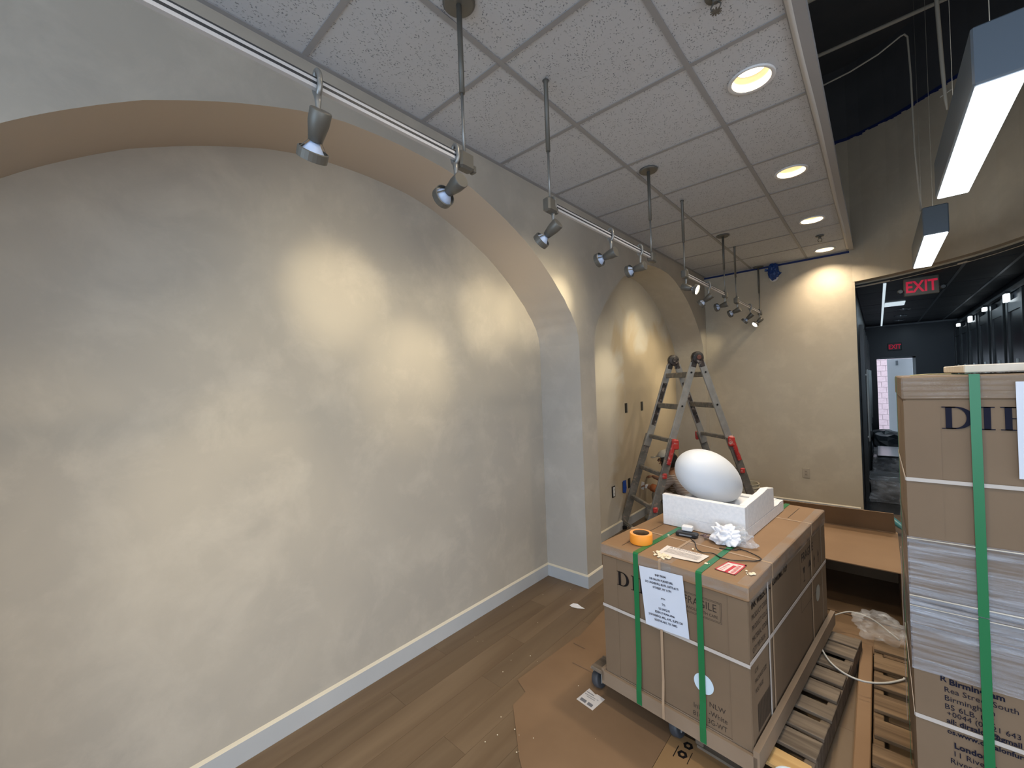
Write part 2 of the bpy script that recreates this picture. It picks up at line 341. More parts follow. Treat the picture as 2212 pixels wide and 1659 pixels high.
def serif_DIR(mb, h, org, U, V, n=3, gap=.17):
    """the carton's printed capitals D I R with bracket serifs, height h"""
    q = lambda p: quadpoly(mb, [(x*h, y*h) for x, y in p], org, U, V)
    def stem(x, w=.20): q([(x, 0), (x+w, 0), (x+w, 1), (x, 1)]); q([(x-.12, 0), (x+w+.12, 0), (x+w+.12, .045), (x-.12, .045)]); q([(x-.12, .955), (x+w+.12, .955), (x+w+.12, 1), (x-.12, 1)])
    stem(.12)
    k = 20
    for i in range(k):
        a0 = -PI/2+PI*i/k; a1 = -PI/2+PI*(i+1)/k
        o = lambda a, rx, ry: (.42+rx*math.cos(a), .5+ry*math.sin(a))
        q([o(a0, .56, .5), o(a1, .56, .5), o(a1, .34, .44), o(a0, .34, .44)])
    q([(.3, 0), (.42, 0), (.42, .06), (.3, .06)]); q([(.3, .94), (.42, .94), (.42, 1), (.3, 1)])
    if n > 1: stem(1.27)
    if n > 2:
        stem(1.86)
        for i in range(12):
            a0 = -PI/2+PI*i/12; a1 = -PI/2+PI*(i+1)/12
            o = lambda a, rx, ry: (2.2+rx*math.cos(a), .74+ry*math.sin(a))
            q([o(a0, .36, .26), o(a1, .36, .26), o(a1, .17, .21), o(a0, .17, .21)])
        q([(2.05, .48), (2.22, .48), (2.22, .53), (2.05, .53)]); q([(2.05, .95), (2.22, .95), (2.22, 1), (2.05, 1)])
        q([(2.22, .5), (2.42, .5), (2.78, 0), (2.54, 0)]); q([(2.54, 0), (2.86, 0), (2.86, .045), (2.54, .045)])

# ---------------------------------------------------------------- structure
H = 3.077; YF = 5.45; HD = 2.708; TZ = 4.37; DK = 5.2
# floor: planks run along the long wall
mb = MB(); mb.box(-.42, 3.2, -4, 5.9, -.06, -.006); fl = struct(mb.build('floor', flat('floor substrate', (.05, .04, .03), .9)))
rnd = random.Random(4)
pw, plen = .152, 1.22
pmesh = {}
def plank_mesh(L):
    k = round(L, 3)
    if k not in pmesh:
        b = MB(); c = .0005
        b.add([(c, c, 0), (pw-c, c, 0), (pw-c, L-c, 0), (c, L-c, 0), (0, 0, -.006), (pw, 0, -.006), (pw, L, -.006), (0, L, -.006)],
              [(0, 1, 2, 3), (0, 4, 5, 1), (1, 5, 6, 2), (2, 6, 7, 3), (3, 7, 4, 0)])
        me = bpy.data.meshes.new('plank'); me.from_pydata([tuple(v) for v in b.v], [], b.f); me.materials.append(M_floor); pmesh[k] = me
    return pmesh[k]
for i in range(24):
    x = -.402+i*pw; y = -4+ (-.0 if i % 3 == 0 else (-.41 if i % 3 == 1 else -.82)) - rnd.random()*.1
    while y < 5.7:
        y0 = max(y, -4); y1 = min(y+plen, 5.75)
        if y1-y0 > .05:
            o = bpy.data.objects.new('plank', plank_mesh(y1-y0)); o.location = (x, y0, 0); COL.objects.link(o); o.parent = fl
        y += plen
# arches: profile offsets from the apex (dy, z)
ARC = [(0, 2.905), (.3, 2.89), (.5, 2.845), (.66, 2.79), (.82, 2.728), (1.0, 2.64), (1.14, 2.552), (1.29, 2.44), (1.44, 2.30), (1.53, 2.20), (1.585, 2.125), (1.615, 2.05), (1.63, 1.97)]
def prof(yc, hw, y0, y1):
    k = hw/1.63; z = lambda zz: zz
    pts = []
    def interp(d):
        d /= k
        for (a, za), (b, zb) in zip(ARC, ARC[1:]):
            if a <= d <= b: t = (d-a)/(b-a); return za+(zb-za)*t
        return ARC[-1][1]
    ds = [a for a, _ in ARC]
    fine = sorted(set([a+(b-a)*t/4 for a, b in zip(ds, ds[1:]) for t in range(5)]))
    for d in reversed(fine): pts.append((yc-d*k, interp(d*k)))
    for d in fine[1:]: pts.append((yc+d*k, interp(d*k)))
    # smooth the polyline a little
    for _ in range(3):
        pts = [pts[0]]+[(p[0], (a[1]+2*p[1]+b[1])/4) for a, p, b in zip(pts, pts[1:], pts[2:])]+[pts[-1]]
    return pts
A1 = prof(.48, 1.63, 0, 0); A2 = prof(3.83, 1.485, 0, 0)
wl = MB()
def wquad(y0, za0, y1, za1, top=DK): wl.add([(0, y0, za0), (0, y1, za1), (0, y1, top), (0, y0, top)], [(0, 3, 2, 1)])
wquad(-4, 0, A1[0][0], 0)
for a, b in zip(A1, A1[1:]): wquad(a[0], a[1], b[0], b[1])
wquad(A1[-1][0], 0, A2[0][0], 0)
for a, b in zip(A2, A2[1:]): wquad(a[0], a[1], b[0], b[1])
wquad(A2[-1][0], 0, YF, 0)
wl = struct(wl.build('wall_left', M_plaster))
DN = .4
for A, mr_, mbk, nm in ((A1, M_reveal1, M_plaster, 'first'), (A2, M_reveal2, M_niche2, 'second')):
    b = MB(); pts = [(A[0][0], 0)]+A+[(A[-1][0], 0)]
    vs = [(x, y, z) for y, z in pts for x in (0, -DN)]
    b.add(vs, [(2*i, 2*i+1, 2*i+3, 2*i+2) for i in range(len(pts)-1)], 0, True)
    b.sm[0] = b.sm[-1] = False
    o = b.build('arch_reveal', mr_, wl)
    b = MB()
    for p, q in zip(A, A[1:]): b.add([(-DN, p[0], 0), (-DN, q[0], 0), (-DN, q[0], q[1]), (-DN, p[0], p[1])], [(0, 1, 2, 3)])
    b.build('niche_back', mbk, wl)
# far wall and curved wall with the corridor opening
far = MB(); far.add([(0, YF, 0), (1.611, YF, 0), (1.611, YF, TZ), (0, YF, TZ)], [(0, 1, 2, 3)], 0)
far.add([(0, YF, TZ), (1.611, YF, TZ), (1.611, YF, DK), (0, YF, DK)], [(0, 1, 2, 3)], 1)
struct(far.build('wall_far', [M_farwall, M_black]))
CV = [(1.611, 5.45), (1.72, 5.415), (1.824, 5.365), (1.93, 5.31), (2.028, 5.245), (2.16, 5.14), (2.289, 5.02), (2.395, 4.925), (2.493, 4.815), (2.608, 4.656), (2.708, 4.479), (2.80, 4.28), (2.87, 4.06), (2.93, 3.8), (2.97, 3.5), (3.0, 3.1)]
cz_ = 2.66; cw = MB()
def strip(pts, z0, z1, mi=0, off=0, rev=False):
    for i, (p, q) in enumerate(zip(pts, pts[1:])):
        cw.add([(p[0], p[1]+off, z0), (q[0], q[1]+off, z0), (q[0], q[1]+off, z1), (p[0], p[1]+off, z1)], [(0, 1, 2, 3)], mi, False)
strip(CV, HD, TZ); strip(CV, TZ, DK, 1)
strip(CV, cz_-.004, HD+.5, 0, .16)
for p, q in zip(CV, CV[1:]): cw.add([(p[0], p[1], HD), (q[0], q[1], HD), (q[0], q[1]+.16, HD), (p[0], p[1]+.16, HD)], [(0, 3, 2, 1)])
struct(cw.build('wall_curved', [M_farwall, M_black]))
b = MB(); b.box(1.50, 1.629, YF+.001, YF+.17, 0, HD); struct(b.build('trim_1', M_farwall))
# right, front and upper shell of the room
b = MB(); b.add([(3.0, 3.1, 0), (3.0, 1.3, 0), (3.0, 1.3, DK), (3.0, 3.1, DK)], [(0, 1, 2, 3)]); b.add([(3.0, 1.3, 0), (5.2, 1.3, 0), (5.2, 1.3, DK), (3.0, 1.3, DK)], [(0, 1, 2, 3)])
b.box(5.2, 5.3, -4, 1.3, 2.7, DK); b.box(5.2, 5.3, -4, 1.3, 0, .3); b.box(5.2, 5.3, .8, 1.3, .3, 2.7); b.box(5.2, 5.3, -4, -3.8, .3, 2.7); b.box(5.2, 5.3, -1.55, -1.45, .3, 2.7); struct(b.build('wall_right', M_farwall))
b = MB(); b.box(3.2, 5.3, -4, 1.4, -.06, 0); struct(b.build('floor_side', M_floor))
b = MB()
b.box(-.5, 5.3, -4.1, -4, 2.75, DK); b.box(3.0, 5.3, -4.1, -4, 0, .3); b.box(5.1, 5.3, -4.1, -4, .3, 2.75); b.box(-.5, .05, -4.1, -4, 0, 2.75); b.box(2.9, 3.0, -4.1, -4, 0, 2.75); b.box(1.42, 1.50, -4.1, -4, 0, 2.75)
struct(b.build('wall_front', M_farwall))
b = MB(); b.box(-.5, 5.4, -4.1, 5.7, DK, DK+.05); struct(b.build('ceiling_deck', M_black))

# baseboards follow the wall in and out of the niches
def baseboard(name, path, h=.105, t=.013, lip=True):
    b = MB()
    segs = []
    for i in range(len(path)):
        p = Vector(path[i]); nrm = []
        for a, q in ((i-1, i), (i, i+1)):
            if a < 0 or q >= len(path): continue
            d = (Vector(path[q])-Vector(path[a])).normalized(); nrm.append(Vector((d.y, -d.x)))
        n = sum(nrm, Vector((0, 0))); n = n/len(nrm)
        n = n/(n.length_squared) if n.length_squared > .01 else nrm[0]
        segs.append((p, n))
    pr_ = [(t, 0, 0), (t, h-.012, 0), (t*.5, h-.004, 1), (0, h, 1)]
    for (p, n), (q, m) in zip(segs, segs[1:]):
        for (o0, z0, _), (o1, z1, mi) in zip(pr_, pr_[1:]):
            b.add([(*(p+n*o0), z0), (*(q+m*o0), z0), (*(q+m*o1), z1), (*(p+n*o1), z1)], [(0, 1, 2, 3)], mi)
    return struct(b.build(name, [M_trimwhite, M_caulk]))
j1, j2, j3, j0 = A1[-1][0], A2[0][0], A2[-1][0], A1[0][0]
baseboard('baseboard_left', [(0, -4), (0, j0), (-DN, j0), (-DN, j1), (0, j1), (0, j2), (-DN, j2), (-DN, j3), (0, j3), (0, YF)])
baseboard('baseboard_far', [(0, YF), (1.605, YF)])

# suspended ceiling: tiles and tees
ceil = MB(); ceil.box(0, 1.59, -4, YF, H+.11, H+.13); ceil.box(1.58, 1.59, -4, 5.40, H+.03, H+.11); ceil = struct(ceil.build('ceiling', M_tee))
TY = [(k-1)*.6096 for k in range(-5, 11)]+[YF]
TX = [0.0, .588, 1.188, 1.578]
tm = {}
holes = {1: 1.524, 2: 2.743, 3: 3.962, 4: 5.182}
for i in range(3):
    for j in range(len(TY)-1):
        x0, x1, y0, y1 = TX[i], TX[i+1], TY[j], TY[j+1]
        key = (i, round(y1-y0, 3))
        b = MB(); hw, hl = (x1-x0)/2-.002, (y1-y0)/2-.002
        b.add([(-hw, -hl, 0), (hw, -hl, 0), (hw, hl, 0), (-hw, hl, 0)], [(0, 3, 2, 1)])
        b.add([(-hw, -hl, 0), (hw, -hl, 0), (hw, hl, 0), (-hw, hl, 0), (-hw, -hl, .015), (hw, -hl, .015), (hw, hl, .015), (-hw, hl, .015)], [(0, 1, 5, 4), (1, 2, 6, 5), (2, 3, 7, 6), (3, 0, 4, 7)])
        dl = i == 2 and any(abs((y0+y1)/2-(.305+1.2192*q)) < .02 for q in range(-3, 5))
        if dl:
            b = MB(); n = 32; r = .083; cx = 1.383-(x0+x1)/2
            ring = [(cx+r*math.cos(2*PI*k/n), r*math.sin(2*PI*k/n), 0) for k in range(n)]
            out = []
            for k in range(n):
                a = 2*PI*k/n; c, s_ = math.cos(a), math.sin(a); t = min(hw/abs(c) if abs(c) > 1e-6 else 9, hl/abs(s_) if abs(s_) > 1e-6 else 9); out.append((c*t, s_*t, 0))
            b.add(ring+out, [(k, (k+1) % n, n+(k+1) % n, n+k) for k in range(n)])
            key = (9, j)
        if key not in tm:
            o = b.build('ceiling_tile', M_tile, ceil); tm[key] = o.data
        else:
            o = bpy.data.objects.new('ceiling_tile', tm[key]); COL.objects.link(o); o.parent = ceil
        o.location = ((x0+x1)/2, (y0+y1)/2, H+.004)
for x in TX[1:3]:
    b = MB(); b.box(x-.012, x+.012, -4, YF, H-.0005, H+.003); b.build('grid_tee', M_tee, ceil)
for k, y in enumerate(TY[1:-1]):
    for i in range(3):
        b = MB(); b.box(TX[i]+(.012 if i else 0), TX[i+1]-.012, y-.0118, y+.0118, H-.0003, H+.003); b.build('grid_tee', M_tee, ceil)
b = MB(); b.box(0, .022, -4, YF, H-.001, H+.003); b.box(1.566, 1.578, -4, YF, H-.001, H+.003); b.build('edge_angle', M_tee, ceil)
# edge band of the floating ceiling and the white roll along it
b = MB(); b.box(1.592, 1.634, -4, 5.40, H-.012, H+.035); b.box(1.578, 1.592, -4, 5.40, H, H+.05); struct(b.build('trim_2', M_tee))
b = MB(); pts = [(1.585+.002*math.sin(y*3.1), y, H-.004+.0015*math.sin(y*5+1)) for y in [-4+i*.15 for i in range(63)]]
b.tube(pts, .0135, 10)
tag(b.build('foam_pipe_cover', M_bead), 'long off-white rounded pipe cover running along the open edge of the tile ceiling', 'pipe')
# conduits under the dark deck
for y, z, r, nm in ((4.05, 4.6, .016, 'farther thin pale conduit crossing the dark void above the tile ceiling edge'), (2.95, 4.35, .02, 'nearer pale conduit crossing the dark void at the top of the picture')):
    b = MB(); b.tube([(.02, y, z), (1.5, y, z), (2.98, y, z)], r, 8); tag(b.build('conduit', M_cord), nm, 'pipe')

# corridor behind the opening
cy0, cy1, cz = 4.0, 11.2, 2.66
b = MB(); b.box(1.45, 3.2, 5.75, 16.5, -.05, 0.0); struct(b.build('floor_corridor', mottled('dark polished floor', (.03, .03, .032), (.06, .06, .06), scale=2, rough=.25)))
b = MB(); b.box(1.60, 1.63, YF+.16, cy1, 0, 3.2); struct(b.build('wall_corridor_left', M_corr))
b = MB(); b.add([(3.0, 3.1, 0), (3.0, cy1, 0), (3.0, cy1, 3.4), (3.0, 3.1, 3.4)], [(0, 1, 2, 3)]); struct(b.build('wall_corridor_right', M_corr))
b = MB()
dx0, dx1, dz = 1.785, 2.395, 1.97
for x0, x1, z0, z1 in ((1.5, dx0, 0, 3), (dx1, 3.1, 0, 3), (dx0, dx1, dz, 3)): b.box(x0, x1, cy1, cy1+.12, z0, z1)
struct(b.build('wall_corridor_end', M_corr))
def cvy(x):
    for p, q in zip(CV, CV[1:]):
        if p[0] <= x <= q[0]: return p[1]+(q[1]-p[1])*(x-p[0])/(q[0]-p[0])+.17
    return CV[0][1]+.17 if x < CV[0][0] else CV[-1][1]+.17
cc = MB(); cc.prism([(1.5, CV[0][1]+.155)]+[(p[0], p[1]+.155) for p in CV]+[(3.1, 3.3), (3.1, cy1), (1.5, cy1)], cz+.012, cz+.03); cc = struct(cc.build('ceiling_corridor', M_corrceil))
for i, (xa, xb) in enumerate(((1.63, 1.885), (1.885, 2.445), (2.445, 2.80), (2.80, 3.0))):
    for k in range(-1, 5):
        ya = 5.0+k*1.24; yb = ya+1.24
        yl, yr = max(ya+.01, cvy(xa+.01)), max(ya+.01, cvy(xb-.01))
        if k < 0 and xb < 2.5 and yb < 5.4: continue
        if min(yl, yr) > yb-.05: continue
        b = MB(); b.prism([(xa+.01, min(yl, yb-.02)), (xb-.01, min(yr, yb-.02)), (xb-.01, yb-.01), (xa+.01, yb-.01)], cz+.002, cz+.012); b.build('ceiling_panel', M_corrceil, cc)
M_teed = flat('steel blue ceiling grid', (.17, .20, .22), .4)
for x in (2.445, 2.80):
    b = MB(); b.box(x-.012, x+.012, cvy(x), cy1, cz-.003, cz+.002); b.build('grid_tee', M_teed, cc)
b = MB(); b.box(1.63, 3.0, cy1-.03, cy1, cz-.03, cz+.002); b.build('edge_angle', flat('pale ceiling edge', (.35, .38, .40), .4), cc)
M_led = emis('cool strip light', (.78, .92, 1), .75)
for nm, bx in (('long cool white strip light running down the corridor ceiling', (1.872, 1.898, 5.55, cy1-.1)), ('short cool white strip light across the corridor ceiling beyond the exit sign', (1.90, 2.12, 7.35, 7.75))):
    t = thing('strip_light', nm, 'light', ((bx[0]+bx[1])/2, (bx[2]+bx[3])/2, cz-.012))
    hx, hy = (bx[1]-bx[0])/2, (bx[3]-bx[2])/2
    b = MB(); b.box(-hx, hx, -hy, hy, -.004, .008); b.build('diffuser', M_led, t)
    b = MB(); b.box(-hx-.004, -hx, -hy, hy, -.002, .012); b.box(hx, hx+.004, -hy, hy, -.002, .012); b.build('channel', M_teed, t)
# recessed rings on the corridor ceiling
M_chrome = flat('bright chrome ring', (.75, .82, .86), .15, metal=.9)
for k, (x, y) in enumerate(((2.13, 6.6), (2.13, 8.4), (2.13, 9.4), (2.13, 10.3))):
    t = thing('corridor_downlight', ['nearest unlit chrome ringed downlight on the dark corridor ceiling, just under the exit sign', 'second chrome ringed downlight on the dark corridor ceiling, just past the crosswise strip light', 'third chrome ringed downlight along the dark corridor ceiling', 'farthest chrome ringed downlight on the dark corridor ceiling'][k], 'downlight', (x, y, cz), 0)
    b = MB(); b.tube([(.085*math.cos(a*PI/10), .085*math.sin(a*PI/10), -.004) for a in range(20)], .007, 6, closed=True); b.build('ring', M_chrome, t)
    b = MB(); b.lathe([(.08, -.002), (.07, .001)], 20); b.build('baffle', M_blackp, t)
# doors and frames along the right corridor wall
M_frame = flat('brown grey door frame', (.14, .125, .095), .5)
M_bar = flat('bar with painted shine', (.72, .80, .84), .35)  # pale colour stands in for the bright reflections of chrome
M_dark = flat('black glass door', (.008, .012, .018), .3)
M_framed = flat('dark door frame', (.04, .05, .055), .3)
ys = [4.25, 5.15, 6.05, 6.95, 7.85, 8.75, 9.65, 10.45]
for k, y in enumerate(ys):
    t = struct(bpy.data.objects.new('door_%d' % (k+1), None)); COL.objects.link(t); t.location = (3.0, y, 0)
    fm = M_frame if k < 2 else M_framed
    b = MB(); b.box(-.05, -.004, 0, .09, 0, 2.5); b.build('door_frame', fm, t)
    b = MB(); b.box(-.05, -.004, .66, .75, 0, 2.5); b.build('door_frame', fm, t)
    b = MB(); b.box(-.045, -.004, .09, .66, 2.3, 2.42); b.build('door_header', fm, t)
    b = MB(); b.box(-.03, -.006, .10, .65, .01, 2.30); dp_ = b.build('door_panel', M_dark, t)
    b = MB(); b.tube([(-.06, .2, .9), (-.06, .2, 1.75)], .012, 8); b.box(-.06, -.02, .19, .21, .95, .97); b.box(-.06, -.02, .19, .21, 1.68, 1.70); b.build('pull_bar', M_bar, dp_)
for k, y in enumerate((6.3, 7.6, 8.9, 10.2)):
    t = struct(bpy.data.objects.new('door_%d' % (k+9), None)); COL.objects.link(t); t.location = (1.63, y, 0)
    b = MB(); b.box(.004, .03, 0, .8, .01, 2.2); dp_ = b.build('door_panel', M_dark, t)
    b = MB(); b.box(.004, .045, -.06, 0, 0, 2.28); b.box(.004, .045, .8, .86, 0, 2.28); b.build('door_frame', M_framed, t)
    b = MB(); b.tube([(.06, .12, .75), (.06, .12, 1.7)], .011, 8); b.box(.02, .06, .11, .13, .8, .82); b.box(.02, .06, .11, .13, 1.62, 1.64); b.build('pull_bar', M_bar, dp_)
# track of little glints above the right doors
b = MB(); b.box(2.94, 2.985, 4.6, 11.0, 2.53, 2.56); struct(b.build('trim_3', M_teed))
M_glint = emis('small suite lamp', (.85, .95, 1), 2.5)
for k, (y, lb) in enumerate(((6.6, 'nearest of four small bright lamps above the right corridor doors'), (7.9, 'second of four small bright lamps above the right corridor doors'), (9.1, 'third of four small bright lamps above the right corridor doors'), (10.4, 'farthest of four small bright lamps above the right corridor doors'))):
    t = thing('suite_lamp', lb, 'lamp', (2.93, y, 2.50))
    b = MB(); b.box(-.02, .02, -.06, .06, -.05 if k % 2 else -.09, -.0, 0, None, .004); b.build('lens', M_glint, t)
    b = MB(); b.box(-.022, .022, -.062, .062, .001, .03); b.build('cap', M_framed, t)
# daylight doorway at the end: door leaf, brick pier, bright ground
t = struct(bpy.data.objects.new('door_13', None)); COL.objects.link(t); t.location = (dx1, cy1+.12, 0)
M_wdoor = flat('white painted door', (.9, .92, .93), .4)
b = MB(); b.box(-.44, -.03, .30, .34, .02, 1.94); b.build('door_leaf', M_wdoor, t)
b = MB(); b.box(-.30, -.26, .26, .34, 1.80, 1.90); b.build('door_closer', flat('grey door closer', (.25, .28, .3), .4), t)
b = MB(); b.box(-.045, 0, 0, .1, 0, dz); b.box(-.61, 0, .0, .1, dz-.03, dz); b.build('door_frame', M_wdoor, t)
brick = MB(); brick.box(1.2, 2.9, 14.6, 14.7, 0, 3.2); brick = struct(brick.build('wall_outside', flat('pale mortar', (.5, .42, .42), .9)))
M_brick = mottled('pinkish brick', (.46, .33, .34), (.54, .40, .41), scale=9, rough=.85)
bm_ = None
for r_ in range(14):
    for c_ in range(8):
        x0 = 1.25+c_*.205+(.1 if r_ % 2 else 0)
        if bm_ is None:
            bb = MB(); bb.box(0, .195, -.012, 0, 0, .14); o = bb.build('brick', M_brick, brick); bm_ = o.data
        else:
            o = bpy.data.objects.new('brick', bm_); COL.objects.link(o); o.parent = brick
        o.location = (x0, 14.6, .05+r_*.15)
b = MB(); b.box(-8, 12, -30, -4.12, -.05, -.005); struct(b.build('floor_street', flat('asphalt and kerb', (.16, .16, .16), .9)))
b = MB(); b.box(-1, 5, 11.3, 14.6, -.05, 0.004); struct(b.build('floor_outside', flat('sunlit pavement', (.6, .66, .7), .8)))
for k in range(3):
    pass
# exit signs
def exit_sign(loc, s, label, glow):
    t = thing('exit_sign', label, 'sign', loc)
    b = MB(); b.box(-.135*s, .135*s, -.02*s, .02*s, -.095*s, .095*s, 0, None, .006*s); b.build('plate', flat('grey brown sign plate', (.13, .12, .095), .5) if glow == 0 else M_blackp, t)
    m = emis('red sign letters', (.62, .012, .05), .42 if glow == 0 else .35)
    b = MB(); put_text(b, 'EXIT', .165*s, (0, -.0215*s, -.058*s), (1, 0, 0), (0, 0, 1), 0, 'C', .004*s, .72); b.build('letters', m, t)
    b = MB(); b.box(-.02*s, .02*s, -.015*s, .015*s, .095*s, .11*s); b.build('mount', M_blackp, t)
    if glow == 0:
        for sx in (-1, 1):
            b = MB(); b.lathe([(.0, 0), (.022, .006), (.028, .03), (.018, .05)], 12, Matrix.Translation((sx*.16*s, 0, -.04))@Matrix.Rotation(R(90), 4, 'X')); b.build('lamp_head', M_framed, t)
    return t
exit_sign((2.167, 5.42, 2.552), 1.0, 'grey brown exit sign with red letters hanging at the corridor opening', 0)
exit_sign((2.08, 11.16, 2.19), .8, 'small dark red exit sign on the end wall of the corridor over the bright doorway', 1)
# wrapped goods on the corridor floor
def bundle(loc, sx, sy, sz, mat, label, seed, fm=M_film2, nm='wrapped_bundle', film_on=True, rough=.03):
    t = thing(nm, label, 'bundle', loc); rn = random.Random(seed)
    b = MB(); nx, ny, nz = 8, 10, 5; vs = []; 
    bmx = bmesh.new(); bmesh.ops.create_cube(bmx, size=1); bmesh.ops.subdivide_edges(bmx, edges=bmx.edges[:], cuts=6, use_grid_fill=True)
    for v in bmx.verts:
        p = v.co; q = Vector((p.x*sx, p.y*sy, (p.z+.5)*sz)); n = noise.noise_vector(q*6+Vector((seed, 0, 0)))*rough
        v.co = q+Vector((n.x, n.y, n.z if p.z > 0 else 0)); v.co.z = max(v.co.z, .001)
    bmx.verts.index_update(); me = bpy.data.meshes.new('goods'); bmx.to_mesh(me); me.materials.append(mat)
    o = bpy.data.objects.new('goods', me); COL.objects.link(o); o.parent = t
    if film_on:
        for v in bmx.verts: v.co = Vector((v.co.x*1.03, v.co.y*1.03, v.co.z*1.03+.004))+noise.noise_vector(v.co*15)*.006
        me = bpy.data.meshes.new('film'); bmx.to_mesh(me); me.materials.append(fm); o = bpy.data.objects.new('film_wrap', me); COL.objects.link(o); o.parent = t
    bmx.free(); return t
bundle((1.99, 6.55, 0), .62, .62, .27, flat('dark grey goods', (.10, .10, .10), .5), 'low clear-wrapped grey bundle nearest on the corridor floor', 3)
bundle((2.02, 7.65, 0), .60, 1.1, .42, flat('black upholstery', (.008, .01, .012), .4), 'black upholstered piece with shiny film over its top on the corridor floor', 7)
b = MB(); 
bundle((2.02, 9.2, 0), .62, .9, .58, flat('dark blue grey sheeting', (.05, .065, .08), .35), 'dark sheeted bundle farthest down the corridor, before the bright doorway', 11, film_on=False, rough=.08)
b = MB(); b.box(-.28, .28, -.5, .5, 0, .006); o = b.build('film_sheet', flat('silvery white film', (.75, .8, .85), .2)); o.location = (2.04, 7.65, .462); tag(o, 'bright silvery film sheet lying on top of the black upholstered piece', 'film')
# teal plastic scrap past the open carton
b = MB(); b.tube([(1.72, 5.05, .14), (1.78, 5.0, .16), (1.85, 4.97, .15), (1.93, 4.9, .1), (1.98, 4.86, .06)], [.01, .03, .035, .03, .012], 8); tag(b.build('plastic_scrap', flat('teal plastic film', (.08, .28, .32), .3)), 'crumpled teal plastic scrap behind the open cardboard carton', 'plastic')

# wall hardware
def plate(loc, nrm, kind, label, cat='outlet'):
    t = thing('wall_outlet' if cat == 'outlet' else 'wall_box', label, cat, loc, {'x': 0, 'y': -PI/2}[nrm])
    # local: faces +x
    if kind == 'hole':
        b = MB(); b.box(.0005, .004, -.028, .028, -.055, .055); b.build('metal_box', flat('dark box recess', (.02, .018, .015), .6), t)
        b = MB(); b.box(.004, .007, .018, .03, -.055, .055); b.build('box_edge', flat('grey box edge', (.25, .24, .22), .5), t)
    elif kind == 'outlet':
        b = MB(); b.box(.0005, .004, -.037, .037, -.06, .06); b.build('metal_box', M_blackp, t)
        b = MB(); b.box(.004, .012, -.017, .017, -.05, .05, 0, None, .002); rc_ = b.build('receptacle', M_whitep, t)
        b = MB(); b.box(.012, .0125, -.006, -.003, .015, .028); b.box(.012, .0125, .003, .006, .015, .028); b.box(.012, .0125, -.006, -.003, -.028, -.015); b.box(.012, .0125, .003, .006, -.028, -.015); b.build('slots', M_blackp, rc_)
    elif kind == 'blue':
        b = MB(); b.box(.0005, .006, -.037, .037, -.06, .06); b.build('metal_box', M_blackp, t)
        b = MB(); b.add([(.007, -.045, -.055), (.007, .03, -.075), (.009, .045, -.02), (.007, .04, .07), (.008, -.04, .075)], [(0, 1, 2, 3, 4)]); b.build('tape_patch', flat('bright blue tape', (.01, .07, .42), .5), t)
    else:
        b = MB(); b.box(.0005, .006, -.038, .038, -.06, .06, 0, None, .002); b.build('cover_plate', flat('beige cover plate', (.47, .41, .32), .45), t)
        b = MB(); b.box(.006, .0085, -.016, .016, -.034, .034); rc_ = b.build('receptacle', flat('beige receptacle', (.42, .36, .28), .45), t)
        b = MB()
        for z in (.018, -.018): b.box(.0085, .009, -.007, -.004, z-.006, z+.006); b.box(.0085, .009, .004, .007, z-.006, z+.006)
        b.build('slots', M_blackp, rc_)
    return t
X0 = -DN+.0005
plate((X0, 3.702, 1.347), 'x', 'hole', 'upper left empty electrical box in the back of the far niche', 'wall box')
plate((X0, 4.128, 1.343), 'x', 'hole', 'upper right empty electrical box in the back of the far niche, left of the ladder', 'wall box')
plate((X0, 3.331, .456), 'x', 'outlet', 'white receptacle in a black box low in the far niche')
plate((X0, 3.584, .458), 'x', 'blue', 'low electrical box covered with bright blue tape, beside the white receptacle', 'wall box')
plate((X0, 3.712, .475), 'x', 'hole', 'low dark electrical box just right of the blue taped one', 'wall box')
plate((1.098, YF-.0005, .445), 'y', 'plain', 'beige outlet with a plain cover plate on the far wall')
# blue masking tape
b = MB(); b.box(.0, 1.59, YF-.004, YF-.001, H-.028, H-.004); tag(b.build('masking_tape', M_bluet), 'thin dark blue masking tape line along the top of the far wall under the tiles', 'tape')
b = MB(); rn = random.Random(2)
for p, q in zip([(1.2, 5.45)]+CV[:10], CV[:11]):
    n = 4
    for k in range(n):
        a = Vector(p).lerp(Vector(q), k/n); c = Vector(p).lerp(Vector(q), (k+1)/n); h0 = .008+.022*rn.random()
        b.add([(a.x, a.y-.006, TZ-h0), (c.x, c.y-.006, TZ-h0-.008*rn.random()), (c.x, c.y-.006, TZ+.012), (a.x, a.y-.006, TZ+.012)], [(0, 1, 2, 3)])
tag(b.build('masking_tape', M_bluet), 'ragged dark blue masking tape high on the curved wall where the black paint starts', 'tape')
t = thing('masked_alarm', 'wall alarm bundled in crumpled blue masking tape high on the far wall', 'alarm', (.842, YF, 2.965))
b = MB(); b.lathe([(.0, 0), (.045, .0), (.05, .02), (.045, .05), (.0, .055)], 16, Matrix.Translation((.0, -.002, -.06))@Matrix.Rotation(R(90), 4, 'X')); b.build('horn', M_whitep, t)
bmx = bmesh.new(); bmesh.ops.create_icosphere(bmx, subdivisions=4, radius=1)
for v in bmx.verts:
    p = v.co.copy(); n = noise.noise(p*2.2+Vector((5, 1, 0)))*.35+noise.noise(p*6)*.14
    v.co = Vector((p.x*.058*(1+n), p.y*.045*(1+n)-.05, p.z*.105*(1+n)+.01))
    if v.co.y > -.003: v.co.y = -.003
me = bpy.data.meshes.new('tape_wrap'); bmx.to_mesh(me); me.materials.append(M_blue); bmx.free()
o = bpy.data.objects.new('tape_wrap', me); COL.objects.link(o); o.parent = t
